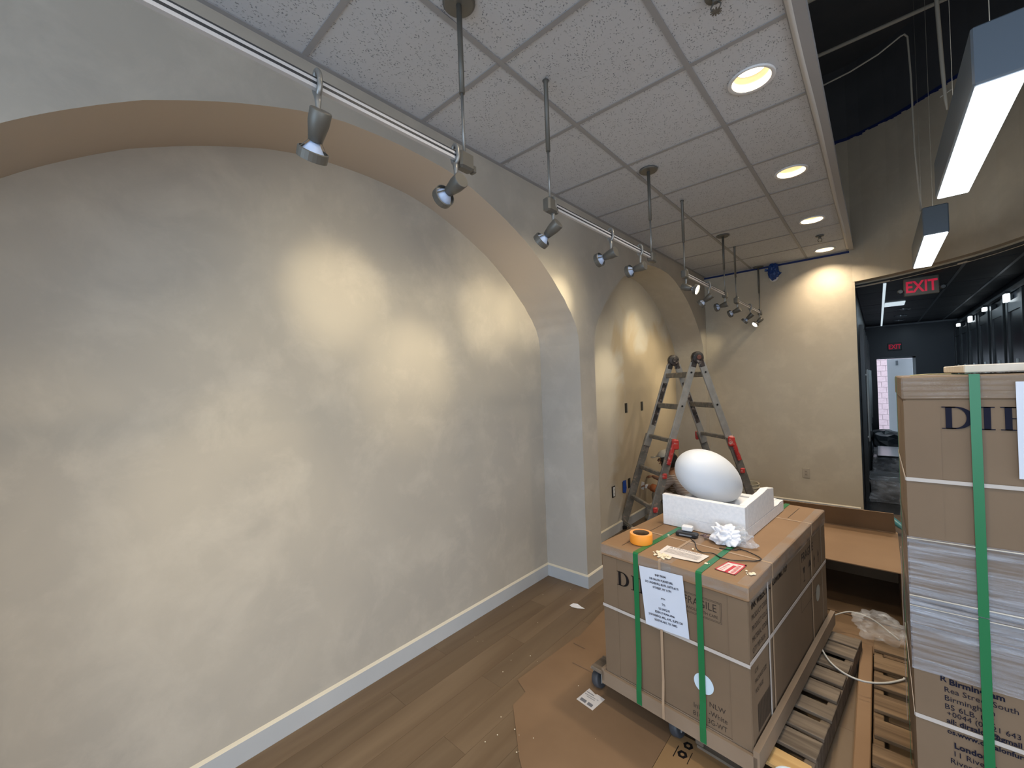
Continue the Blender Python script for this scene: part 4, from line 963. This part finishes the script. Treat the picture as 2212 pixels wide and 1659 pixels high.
# pallet right of the carton
def pallet(name, loc, rz, x0, x1, y0, y1, ztop, nb, mat, label, first=None, gaps=(.62,)):
    t = thing(name, label, 'pallet', loc, rz); n = nb; pitch = (y1-y0)/n; wb = pitch*.70; rn = random.Random(nb)
    for k in range(n):
        y = y0+k*pitch+rn.uniform(-.008, .008); ww = wb*rn.uniform(.9, 1.14); dz = rn.uniform(-.002, .0)
        b = MB(); b.box(x0+rn.uniform(0, .006), x1+rn.uniform(-.006, .002), y, y+ww, ztop-.017+dz, ztop+dz, 0, None, .002); b.build('deck_board', first if (k == 0 and first) else mat, t)
    for x in (x0+.02, (x0+x1)/2, x1-.022):
        b = MB(); b.box(x-.018, x+.018, y0, y1, .018, ztop-.0195, 0, None, .003); b.build('stringer', mat, t)
    for k in range(4):
        y = y0+k*(y1-y0-.09)/3; b = MB(); b.box(x0+.01, x1-.012, y, y+.07, .0052, .0175); b.build('bottom_board', mat, t)
    return t
pallet('wooden_pallet', CO, CR, .40, .825, .085, 1.34, .127, 9, M_pal, 'weathered grey wooden pallet with one fresh yellow board, right of the strapped carton', M_palnew)
pallet('wooden_pallet', (0, 0, 0), 0, 1.735, 2.60, 1.18, 2.42, .130, 7, M_pal2, 'brown wooden pallet under the tall wrapped stack of cartons')

# ---------------------------------------------------------------- tall stack on the right
SX0, SX1, SY0, SY1 = 1.858, 2.60, 1.15, 1.82
def stack_carton(z0, z1, label):
    t = thing('tall_carton', label, 'carton', (SX0, SY0, z0)); w_, d_, h_ = SX1-SX0, SY1-SY0, z1-z0
    b = MB(); b.box(0, w_, 0, d_, .001, h_-.001, 0, None, .006); b.build('carton_body', M_kraft2, t)
    b = MB(); b.box(-.004, w_+.004, -.004, d_+.004, h_-.078, h_, 0, None, .005); b.build('lid', M_kraft2, t)
    b = MB(); b.box(.0, .085, -.0018, 0, .004, h_-.08); b.build('corner_board', M_kraft2, t)
    return t, h_
U1, h1 = stack_carton(.885, 1.632, 'upper wrapped carton of the tall stack at the right edge')
L1, h0 = stack_carton(.1335, .884, 'lower wrapped carton of the tall stack at the right edge')
y_ = -.003
b = MB(); serif_DIR(b, .071, (.088, y_, 1.462-.885), FU, FV); b.build('brand_print', M_navy, U1)
b = MB(); b.box(-.001, .75, y_-.002, y_-.0006, 1.285-.885, 1.297-.885); b.box(-.003, -.0015, 0, .66, 1.285-.885, 1.297-.885); lab(b.build('strap', M_wstrap, U1), 'white horizontal strap')
b = MB(); b.box(-.001, .75, y_-.002, y_-.0006, .500-.1335, .513-.1335); b.box(-.003, -.0015, 0, .66, .5-.1335, .513-.1335); lab(b.build('strap', M_wstrap, L1), 'white horizontal strap')
# addresses on the lower carton
b = MB(); zz = .1335
def ad(s_, x, z, size, bold=0): line_part(L1, s_, size, (x-SX0, y_, z-zz), FU, FV, M_navy, sx=.95, offset=bold)
ad('R', 1.918, .645, .026, .0006); ad('Birmingham', 1.938, .640, .026, .0008); ad('Rea Street South', 1.926, .613, .024); ad('Birmingham', 1.926, .586, .024); ad('B5 6LB, UK', 1.926, .559, .024)
b2 = b
ad('+0044 (0)121 643', 1.930, .5385, .0225); ad('ail: dirsalon@gmail', 1.930, .5155, .0215, .0006)
ad('os.www.dirsalonfurn', 1.930, .4820, .021, .0005); ad('London', 1.944, .4400, .025, .0008); ad('11 River Road', 1.940, .4140, .024); ad('River Road', 1.934, .3880, .024); ad('ater L', 1.936, .3610, .024, .0006)
# sheet on the upper carton
b = MB(); b.box(2.100-SX0, 2.32-SX0, y_-.0075, y_-.0062, 1.321-.885, 1.608-.885); lab(b.build('shipping_sheet', M_paper, U1), 'white shipping sheet')
# green straps over both cartons, one piece of strap on each
gx = 2.018-SX0
for t_, zo, hh, top in ((U1, .885, h1, 1), (L1, .1335, h0, 0)):
    b = MB(); b.box(gx-.011, gx+.012, -.0120, -.0105, .001, hh-.001+.0015*top)
    if top: b.box(gx-.011, gx+.012, -.0120, SY1-SY0, hh+.0005, hh+.002)
    lab(b.build('strap', M_green, t_), 'wide green strap down the front')
    b = MB(); b.box(-.0095, -.0085, .28, .295, .001, hh); lab(b.build('strap', M_greend, t_), 'green strap down the left side')
b = MB(); b.box(-.0095, -.0085, .55, .57, .001, h0); lab(b.build('strap', M_wstrap, L1), 'white strap down the left side')
# stretch film round the middle, in overlapping ridged bands
b = MB()
def band(za, zb, tilt, off, n=40):
    xs = [SX0-.004+(SX1-SX0+.008)*i/n for i in range(n+1)]; m = 22; vs = []; fs = []
    for i, x in enumerate(xs):
        for j in range(m+1):
            v = j/m; z = za+(zb-za)*v + tilt*(x-SX0)
            yo = SY0-off-.0015*math.sin(j*2.3+i*.15)-.0012*math.sin(j*5.1+i*.07); vs.append((x, yo, z))
    for i in range(n):
        for j in range(m): q = i*(m+1)+j; fs.append((q, q+m+1, q+m+2, q+1))
    b.add(vs, fs, 0, True)
    # left side
    vs = []; fs = []
    for i in range(9):
        yv = SY0-off+i/8*(SY1-SY0)
        for j in range(m+1): vs.append((SX0-.004-.001*math.sin(j*2.3), yv, za+(zb-za)*j/m))
    for i in range(8):
        for j in range(m): q = i*(m+1)+j; fs.append((q, q+1, q+m+2, q+m+1))
    b.add(vs, fs, 0, True)
band(.66, 1.10, .02, .0045); 
def shift(b, d): b.v = [v-Vector(d) for v in b.v]; return b
shift(b, L1.location).build('stretch_film', M_film, L1)
b = MB(); band(.79, .93, .015, .0062); shift(b, L1.location).build('stretch_film', M_film, L1)
b = MB(); band(1.56, 1.628, 0, .0055); shift(b, U1.location).build('packing_tape', M_tapeclear, U1)
# thick rolled rims of film catching the light
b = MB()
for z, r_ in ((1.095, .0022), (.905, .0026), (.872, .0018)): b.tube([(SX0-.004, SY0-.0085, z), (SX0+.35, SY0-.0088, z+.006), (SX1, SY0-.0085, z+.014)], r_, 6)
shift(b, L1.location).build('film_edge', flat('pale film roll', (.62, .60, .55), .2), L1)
# foam slab and loose strap on top
b = MB(); b.box(0, .60, 0, .55, 0, .026, 0, None, .003); o = b.build('foam_slab', mottled('cream foam board', (.60, .55, .47), (.68, .63, .55), scale=20, rough=.8)); o.location = (2.004, 1.20, 1.6378); tag(o, 'thin cream foam slab lying on top of the tall stack', 'foam slab')
b = MB(); b.tube([(1.88, 1.2, 1.635), (1.93, 1.3, 1.637), (1.98, 1.25, 1.636)], .002, 6); tag(b.build('yellow_strap', flat('yellowish strap', (.5, .42, .2), .5)), 'thin yellowish strap end on top of the tall stack', 'strap')

# ---------------------------------------------------------------- open carton behind
OC = thing('open_carton', 'open brown cardboard carton on its side behind the strapped carton', 'carton', (1.12, 2.85, 0))
th = .006; ow, od, oh = .755, .76, .355
b = MB(); b.box(0, ow, 0, od, .002, th+.002); b.build('bottom_panel', M_kraftd, OC)
b = MB(); b.box(0, th, 0, od, th+.002, oh); b.box(ow-th, ow, 0, od, th+.002, oh); b.build('side_panel', M_kraftd, OC)
b = MB(); b.box(th, ow-th, od-th, od, th+.002, oh+.04); b.build('back_panel', M_kraftd, OC)
b = MB(); b.add([(0, 0, oh), (ow, 0, oh), (ow, od, oh+.042), (0, od, oh+.042), (0, 0, oh+th), (ow, 0, oh+th), (ow, od, oh+.042+th), (0, od, oh+.042+th)], [(0, 3, 2, 1), (4, 5, 6, 7), (0, 1, 5, 4), (2, 3, 7, 6), (1, 2, 6, 5), (3, 0, 4, 7)]); b.build('top_panel', M_kraft, OC)
b = MB(); b.add([(-.02, od-.03, oh+.048), (ow-.01, od-.03, oh+.05), (ow-.02, od-.10, oh+.215), (-.02, od-.10, oh+.205), (-.02, od-.023, oh+.048), (ow-.01, od-.023, oh+.05), (ow-.02, od-.093, oh+.217), (-.02, od-.093, oh+.207)], [(0, 1, 2, 3), (7, 6, 5, 4), (3, 2, 6, 7), (1, 5, 6, 2), (0, 3, 7, 4)]); lab(b.build('flap', M_kraftd, OC), 'upright dark flap')

# flattened cardboard on the floor
def fsheet(poly, z, mat, name, label, th=.004):
    b = MB(); b.prism(poly, z, z+th); return tag(b.build(name, mat), label, 'cardboard')
fsheet([(.237, .963), (.331, .92), (.339, .809), (.56, .60), (.80, .42), (1.028, .42), (1.028, 1.62), (.50, 1.62), (.28, 1.50)], .0006, M_floorcard, 'cardboard_sheet', 'flat brown cardboard sheet on the floor in front of and under the strapped carton')
fsheet([(1.03, .42), (1.95, .42), (1.95, 1.12), (1.62, 1.15), (1.60, 1.17), (1.03, 1.17)], .0006, mottled('yellowish carton sheet', (.27, .165, .075), (.33, .20, .095), scale=2.5, rough=.7), 'cardboard_sheet', 'yellowish cardboard sheet with black handling marks at the bottom of the picture')
fsheet([(.303, 1.43), (.395, 1.425), (.40, 1.27), (.62, 1.27), (.62, 1.98), (.262, 1.90)], .0055, M_floorcard, 'cardboard_sheet', 'smaller brown cardboard flap lying left of the dolly')
b = MB(); b.box(1.672, 1.728, 1.20, 2.42, .0050, .055, 0, None, .004); tag(b.build('cardboard_box_flat', M_kraft), 'long folded cardboard strip lying between the two pallets', 'cardboard')
b = MB(); b.prism([(1.02, 2.43), (1.93, 2.43), (1.93, 2.84), (1.02, 2.84)], .0006, .004); tag(b.build('cardboard_sheet', M_kraftd), 'dark brown cardboard sheet under the mouth of the open carton', 'cardboard')
# marks printed on the yellowish sheet
b = MB(); zq = .0051
def ringm(cx, cy_, r0, r1, n=6):
    for k in range(n):
        a0, a1 = 2*PI*k/n, 2*PI*(k+1)/n
        b.add([(cx+r*math.cos(a), cy_+r*math.sin(a), zq) for r, a in ((r0, a0), (r1, a0), (r1, a1), (r0, a1))], [(0, 1, 2, 3)])
ringm(1.105, 1.065, .009, .022); ringm(1.11, 1.125, .009, .022)
b.add([(1.075, 1.03, zq), (1.079, 1.03, zq), (1.079, 1.1, zq), (1.075, 1.1, zq)], [(0, 1, 2, 3)]); b.add([(1.135, 1.03, zq), (1.138, 1.03, zq), (1.138, 1.1, zq), (1.135, 1.1, zq)], [(0, 1, 2, 3)])
b.add([(1.21, 1.02, zq), (1.33, 1.03, zq), (1.33, 1.06, zq), (1.25, 1.06, zq), (1.20, 1.04, zq)], [(0, 1, 2, 3, 4)]); b.add([(1.31, .93, zq), (1.34, .93, zq), (1.34, 1.05, zq), (1.31, 1.05, zq)], [(0, 1, 2, 3)])
b.build('print_mark', M_ink, bpy.data.objects['cardboard_sheet.001'])
# paper label and scrap
t = thing('floor_label', 'white address label stuck on the floor cardboard in front of the dolly', 'label', (0, 0, .0048))
b = MB(); b.add([(.57, 1.047, 0), (.674, 1.033, 0), (.687, 1.137, 0), (.64, 1.143, .001), (.63, 1.138, 0), (.583, 1.155, 0)], [(0, 1, 2, 3, 4, 5)]); b.build('sheet', M_paper2, t)
b = MB()
for x0, y0, x1, y1 in ((.585, 1.125, .63, 1.130), (.583, 1.11, .665, 1.113), (.60, 1.098, .65, 1.101), (.585, 1.055, .62, 1.075), (.63, 1.05, .66, 1.07)): b.add([(x0, y0, .0006), (x1, y0-.004, .0006), (x1, y1-.004, .0006), (x0, y1, .0006)], [(0, 1, 2, 3)])
b.build('print', flat('grey label print', (.2, .2, .22), .6), t)
b = MB(); b.add([(.027, 1.80, .001), (.06, 1.785, .004), (.10, 1.80, .002), (.149, 1.823, .005), (.11, 1.833, .003), (.07, 1.845, .006), (.035, 1.84, .002)], [(0, 1, 2, 3, 4, 5, 6)]); tag(b.build('paper_scrap', M_tissue), 'torn white paper scrap on the floor between the baseboard and the carton', 'paper')
b = MB(); rn = random.Random(9)
for _ in range(24):
    x, y = rn.choice([(rn.uniform(.05, .7), rn.uniform(.5, 1.6)), (rn.uniform(.3, 1.0), rn.uniform(.6, 1.1)), (rn.uniform(-.3, .1), rn.uniform(1.0, 2.05))])
    s_ = .001+.0022*rn.random(); 
    if x < .02 and y < 0: continue
    zb = .006 if x > .24 else .0008
    b.box(x-s_, x+s_, y-s_, y+s_, zb, zb+s_, 0, None, s_*.3)
tag(b.build('debris_bits', M_crumb), 'tiny pale debris bits scattered on the floor and cardboard', 'debris', None, 'stuff')
# white strap loop and clear bag over the pallets
b = MB(); lp = [(1.50, 2.30, .20), (1.50, 2.12, .16), (1.55, 1.98, .137), (1.62, 1.90, .134), (1.70, 1.88, .136), (1.78, 1.93, .136), (1.84, 2.0, .138), (1.85, 2.02, .14)]
def smooth(cp, m=5):
    out = []
    for i in range(len(cp)-1):
        p0, p1, p2, p3 = Vector(cp[max(i-1, 0)]), Vector(cp[i]), Vector(cp[i+1]), Vector(cp[min(i+2, len(cp)-1)])
        for k in range(m):
            t_ = k/m; out.append(.5*((2*p1)+(-p0+p2)*t_+(2*p0-5*p1+4*p2-p3)*t_**2+(-p0+3*p1-3*p2+p3)*t_**3))
    return out+[Vector(cp[-1])]
b.tube(smooth(lp), .0045, 6); tag(b.build('loose_strap', flat('white loose strap', (.55, .54, .50), .5)), 'white plastic strap curling over the pallets between the cartons', 'strap')
b = MB(); b.tube(smooth([(1.53, 2.56, .10), (1.62, 2.60, .14), (1.72, 2.56, .15), (1.80, 2.46, .145), (1.845, 2.40, .14)]), .004, 6); tag(b.build('loose_strap', flat('white loose strap', (.45, .44, .40), .5)), 'second white strap lying farther back, before the open carton', 'strap')
crumple('plastic_bag', (1.76, 2.42, .175), (.12, .11, .06), film('clear bag film', .16, (.75, .78, .8), (9, 9, 9), .05), 'clear crumpled plastic bag lying on the brown pallet', 'plastic bag', 5.0, .7)
# paint can cut by the lower edge of the picture
t = thing('paint_can', 'shiny metal can cut off by the lower edge of the picture', 'can', (1.512, 1.035, .0052))
b = MB(); b.lathe([(.055, .001), (.055, .150)], 28); b.build('can_body', M_alu, t)
b = MB(); b.lathe([(.050, .150), (.055, .150), (.0565, .154), (.054, .158), (.048, .152), (.0, .151)], 28, None, 0, True, False, False); b.build('lid', flat('pale blue white lid', (.55, .66, .78), .3), t)
# bucket by the ladder
t = thing('paint_bucket', 'white plastic bucket standing by the far wall behind the ladder', 'bucket', (.545, 4.90, .0))
b = MB(); b.lathe([(.115, .001), (.135, .25)], 28, None, 0, True, True, False); b.lathe([(.1355, .25), (.145, .25), (.145, .262), (.138, .262), (.138, .285), (.147, .285), (.147, .297), (.140, .297), (.140, .318), (.149, .318), (.149, .33), (.142, .33), (.142, .36), (.148, .36), (.148, .368), (.138, .368), (.128, .1)], 28, None, 0, False, False, False); b.build('bucket_body', flat('stained white plastic', (.50, .46, .36), .5), t)
b = MB(); b.tube([(.149*math.cos(a), .149*math.sin(a)*.4-.09*0-.12*math.sin(a), .33-.16*math.sin(a)) for a in [i*PI/12 for i in range(13)]], .003, 6); b.build('handle', M_alu, t)

# ---------------------------------------------------------------- ladder
LD = thing('folding_ladder', 'paint spattered aluminium folding ladder with red locks standing in front of the far niche', 'ladder', (0, 0, 0))
A_, B_, C_, D2 = Vector((-.381, 3.491, 0)), Vector((-.008, 3.179, 0)), Vector((.476, 4.514, 0)), Vector((.849, 4.202, 0))
H1, H2 = Vector((.057, 3.995, 1.893)), Vector((.411, 3.698, 1.893))
wdir = (B_-A_).normalized(); nd_ = Vector((-wdir.y, wdir.x, 0))
if (C_-A_).dot(nd_) < 0: nd_ = -nd_
def at(p, q, z): t_ = z/1.893; return p.lerp(q, t_)
for foot, hinge, side in ((A_, H1, -1), (B_, H2, -1), (C_, H1, 1), (D2, H2, 1)):
    top = hinge+nd_*side*.045-Vector((0, 0, .075)); base = foot+Vector((0, 0, .012))
    P = lambda z: base.lerp(top, (z-base.z)/(top.z-base.z))
    b = MB(); b.beam(P(.92), top, .022, .072, 0, nd_, .003); b.build('inner_rail', M_alu, LD)
    w2_ = wdir*(-.022 if foot in (A_, C_) else .022)
    b = MB(); b.beam(base+w2_, P(1.05)+w2_, .024, .08, 0, nd_, .003); or_ = b.build('outer_rail', M_alud, LD)
    b = MB(); s2 = wdir*(.0125 if foot in (A_, C_) else -.0125)
    b.beam(P(1.15)+s2, P(1.62)+s2, .002, .048, 0, nd_); b.build('warning_label', M_hinge, LD)
    b = MB(); b.beam(base+w2_-Vector((0, 0, .010)), base+w2_+Vector((0, 0, .03)), .04, .095, 0, nd_, .004); b.build('foot', M_blackp, or_)
    # red lock tab clasping the rails
    o_ = wdir*(-.05 if foot in (A_, C_) else .05)
    b = MB(); q0 = P(.80)+o_; q1 = P(1.05)+o_; b.beam(q0, q1, .03, .04, 0, nd_, .008); b.beam(q1-Vector((0, 0, .10)), q1+Vector((0, 0, .0)), .035, .07, 0, nd_, .01); b.build('lock', M_lockred, or_)
    # rivets
    b = MB()
    for z in (1.72, 1.38):
        c_ = P(z)+wdir*(-.012 if foot in (A_, C_) else .012); b.tube([c_, c_+wdir*(-.004 if foot in (A_, C_) else .004)], .010, 10)
    b.build('rivet', M_blackp, LD)
for f0, f1, side in ((A_, B_, -1), (C_, D2, 1)):
    t0, t1 = H1+nd_*side*.045-Vector((0, 0, .075)), H2+nd_*side*.045-Vector((0, 0, .075))
    for k, z in enumerate((1.70, 1.37, 1.03, .69, .36, .08)):
        if side == 1 and k == 5: continue
        a = f0.lerp(t0, z/t0.z); c = f1.lerp(t1, z/t1.z); ext = 0 if k < 2 else .03
        b = MB(); b.beam(a-wdir*ext, c+wdir*ext, .035 if k < 5 else .02, .055 if k < 2 else .042, 0, (0, 0, 1), .006); b.beam(a-wdir*ext, c+wdir*ext, .040, .010, 0); ru_ = b.build('rung', M_alud, LD)
        if k >= 2 and k < 5:
            for e_, s_ in ((a, -1), (c, 1)):
                b = MB(); b.beam(e_+wdir*s_*(ext-.004), e_+wdir*s_*(ext+.02), .048, .055, 0, (0, 0, 1), .008); b.build('rung_end_cap', M_lockred, ru_)
for hp in (H1, H2):
    T = Matrix.Translation(hp-Vector((0, 0, .02))) @ wdir.to_track_quat('Z', 'Y').to_matrix().to_4x4()
    b = MB(); b.lathe([(.02, -.03), (.056, -.026), (.062, -.018), (.062, .018), (.056, .026), (.02, .03)], 28, T)
    for s_ in (-1, 1):
        b.beam(hp+nd_*s_*.03-Vector((0, 0, .03)), hp+nd_*s_*.052-Vector((0, 0, .12)), .03, .06, 0, nd_, .006)
    hi_ = b.build('hinge', M_hinge, LD)
    b = MB(); b.lathe([(.026, .028), (.026, .036), (.018, .038)], 16, T); b.lathe([(.018, -.038), (.026, -.036), (.026, -.028)], 16, T); b.build('hinge_knob', flat('worn brown knob', (.16, .06, .045), .6) if hp is H2 else M_hinge, hi_)

# ---------------------------------------------------------------- the painter crouching behind the ladder
PX = thing('person', 'person in pale cap and striped shirt crouching behind the ladder to paint the niche', 'person', (-.012, 4.10, 0))
J = {}
def skin(chains, mats, pick, name, parent, sub=2):
    """chains: list of [(pos, radius), ...]; equal positions are welded"""
    vs = []; rs = []; es = []; idx = {}
    for ch in chains:
        prev = None
        for p, r in ch:
            k = tuple(round(c, 4) for c in p)
            if k not in idx: idx[k] = len(vs); vs.append(p); rs.append(r)
            i = idx[k]
            if prev is not None: es.append((prev, i))
            prev = i
    me = bpy.data.meshes.new(name); me.from_pydata(vs, es, []); o = bpy.data.objects.new(name, me); COL.objects.link(o)
    m = o.modifiers.new('s', 'SKIN'); m.use_smooth_shade = True
    for i, r in enumerate(rs):
        rr = r if isinstance(r, tuple) else (r, r); o.data.skin_vertices[0].data[i].radius = rr
    o.data.skin_vertices[0].data[0].use_root = True
    s_ = o.modifiers.new('u', 'SUBSURF'); s_.levels = sub; s_.render_levels = sub
    dg = bpy.context.evaluated_depsgraph_get(); me2 = bpy.data.meshes.new_from_object(o.evaluated_get(dg)); bpy.data.objects.remove(o)
    me2.materials.clear()
    for m_ in mats: me2.materials.append(m_)
    for p in me2.polygons: p.use_smooth = True; p.material_index = pick(p.center)
    o = bpy.data.objects.new(name, me2); COL.objects.link(o); o.parent = parent; return o
M_skin = flat('brown skin', (.30, .15, .085), .5)
M_pants = flat('paint stained trousers', (.20, .175, .13), .9)
M_shirt, nt_, b_ = nodes('striped shirt cloth')
tc = nt_.nodes.new('ShaderNodeTexCoord'); wv = nt_.nodes.new('ShaderNodeTexWave'); wv.bands_direction = 'Z'; wv.inputs['Scale'].default_value = 18; cr = nt_.nodes.new('ShaderNodeValToRGB')
cr.color_ramp.elements[0].position = .42; cr.color_ramp.elements[0].color = (.22, .15, .12, 1); cr.color_ramp.elements[1].position = .55; cr.color_ramp.elements[1].color = (.48, .42, .37, 1)
nt_.links.new(tc.outputs['Object'], wv.inputs[0]); nt_.links.new(wv.outputs[0], cr.inputs[0]); nt_.links.new(cr.outputs[0], b_.inputs['Base Color']); setp(b_, rough=.9)
pel = (.13, .05, .25); sp = (.10, .03, .38); ch = (.02, .0, .50); nk = (-.04, -.02, .59); hd0 = (-.06, -.03, .63); hd = (-.085, -.035, .70); hdt = (-.09, -.035, .77)
shL, shR = (.01, -.14, .53), (.03, .15, .52)
chains = [[(pel, (.13, .12)), (sp, (.125, .11)), (ch, (.13, .105)), (nk, .05), (hd0, (.065, .06)), (hd, (.078, .088)), (hdt, (.066, .072))],
          [(ch, (.13, .105)), (shL, .062), ((-.10, -.17, .40), .047), ((-.19, -.14, .38), .040), ((-.27, -.10, .385), .028), ((-.31, -.085, .39), (.034, .020))],
          [(ch, (.13, .105)), (shR, .062), ((-.09, .17, .42), .047), ((-.22, .13, .44), .034), ((-.28, .11, .46), .026), ((-.32, .10, .47), (.034, .020))],
          [(pel, (.13, .12)), ((.10, -.06, .22), .10), ((-.12, -.13, .33), .072), ((-.20, -.14, .33), .060), ((-.13, -.14, .17), .052), ((-.16, -.14, .06), .040), ((-.24, -.145, .035), .042), ((-.32, -.15, .028), .030)],
          [(pel, (.13, .12)), ((.10, .13, .22), .10), ((-.13, .17, .32), .072), ((-.20, .17, .32), .060), ((-.11, .17, .17), .052), ((-.14, .17, .06), .040), ((-.22, .175, .035), .042), ((-.30, .18, .028), .030)]]
def pick(c):
    if c.z > .575: return 0
    if c.x < -.235 and c.z > .33: return 0
    if c.z > .33 and c.x > -.235 and not (c.x < -.09 and abs(c.y) < .2 and c.z < .345): return 1
    if c.z < .30 or c.x < .3: return 2
    return 2
person_body = skin(chains, [M_skin, M_shirt, M_pants], pick, 'body', PX)
# fingers and thumbs
for pm, (hx, hy, hz), s_ in ((1, (-.31, -.085, .39), -1), (2, (-.32, .10, .47), 1)):
    ch_ = []
    b = MB()
    for k in range(4):
        l = (.032, .038, .036, .028)[k]; oy = (k-1.5)*.017
        b.tube([(hx-.002, hy+oy, hz), (hx-.025, hy+oy, hz+.001), (hx-.025-l*.55, hy+oy, hz-.006), (hx-.025-l, hy+oy, hz-.018)], [.009, .0085, .0075, .006], 8)
    b.tube([(hx+.01, hy-s_*.02, hz+.004), (hx-.012, hy-s_*.042, hz-.004), (hx-.03, hy-s_*.046, hz-.016)], [.010, .009, .007], 8)
    o = b.build('hand_fingers', M_skin, PX)
# face
b = MB(); b.tube([(-.160, -.037, .725), (-.180, -.037, .70), (-.168, -.037, .692)], [.008, .013, .010], 8)
for sy in (-1, 1): b.lathe([(.0, -.004), (.012, 0), (.014, .012), (.006, .018)], 10, Matrix.Translation((-.085, -.035+sy*.088, .70)) @ Matrix.Rotation(R(90*sy), 4, 'X'))
b.build('nose_and_ears', M_skin, PX)
b = MB()
for sy in (-1, 1): b.lathe([(.0, 0), (.009, .003), (.0, .006)], 10, Matrix.Translation((-.158, -.035+sy*.03, .722)) @ Matrix.Rotation(R(-90), 4, 'Y'))
b.build('eyes', M_blackp, PX)
b = MB(); b.tube([(-.158, -.06, .668), (-.164, -.035, .666), (-.158, -.012, .668)], .004, 6); b.build('mouth', flat('lips', (.22, .08, .06), .5), PX)
def shell(name, c, r, cut, mat, seed, rough=.06):
    bmx = bmesh.new(); bmesh.ops.create_icosphere(bmx, subdivisions=4, radius=1)
    for v in bmx.verts:
        p = v.co.copy(); k = 1+rough*noise.noise(p*3+Vector((seed, 0, 0))); v.co = Vector((c[0]+p.x*r[0]*k, c[1]+p.y*r[1]*k, c[2]+p.z*r[2]*k))
    bmesh.ops.delete(bmx, geom=[v for v in bmx.verts if cut(v.co)], context='VERTS')
    me = bpy.data.meshes.new(name); bmx.to_mesh(me); bmx.free(); me.materials.append(mat)
    for p in me.polygons: p.use_smooth = True
    o = bpy.data.objects.new(name, me); COL.objects.link(o); o.parent = PX; m = o.modifiers.new('t', 'SOLIDIFY'); m.thickness = .004; return o
shell('hair', (-.062, -.035, .715), (.105, .106, .108), lambda p: p.x < -.115 or p.z < .635, flat('black hair', (.012, .010, .010), .6), 1.0, .15)
cap = shell('cap', (-.085, -.035, .745), (.102, .103, .092), lambda p: p.z < .755, M_cloth, 2.0)
b = MB(); n = 12
vs = [(-.085-.095*math.cos(a), -.035+.095*math.sin(a), .757) for a in [(-50+100*k/n)*PI/180 for k in range(n+1)]]+[(-.10-.165*math.cos(a), -.035+.105*math.sin(a), .738) for a in [(-42+84*k/n)*PI/180 for k in range(n+1)]]
b.add(vs, [(k, k+1, n+2+k, n+1+k) for k in range(n)], 0, True); o = b.build('cap_brim', M_cloth, PX); m = o.modifiers.new('t', 'SOLIDIFY'); m.thickness = .004
b = MB(); b.beam((-.30, -.09, .365), (-.30, -.09, .41), .045, .06, 0, (0, 1, 0), .008); b.beam((-.34, -.09, .385), (-.375, -.09, .39), .012, .09); o = b.build('paint_pad', M_whitep); 
b = MB()
o.location = PX.location; tag(o, 'small paint pad held against the niche wall by the crouching person', 'paint tool')
b = MB(); b.lathe([(.044, .0), (.046, .03), (.044, .07)], 14, Matrix.Translation((-.155, -.155, .385)) @ Matrix.Rotation(R(-80), 4, 'Y') @ Matrix.Rotation(R(-10), 4, 'X')); b.build('orange_cuff', flat('rust orange cuff', (.33, .10, .03), .8), PX)
# clean unused
for me in list(bpy.data.meshes):
    if me.users == 0: bpy.data.meshes.remove(me)
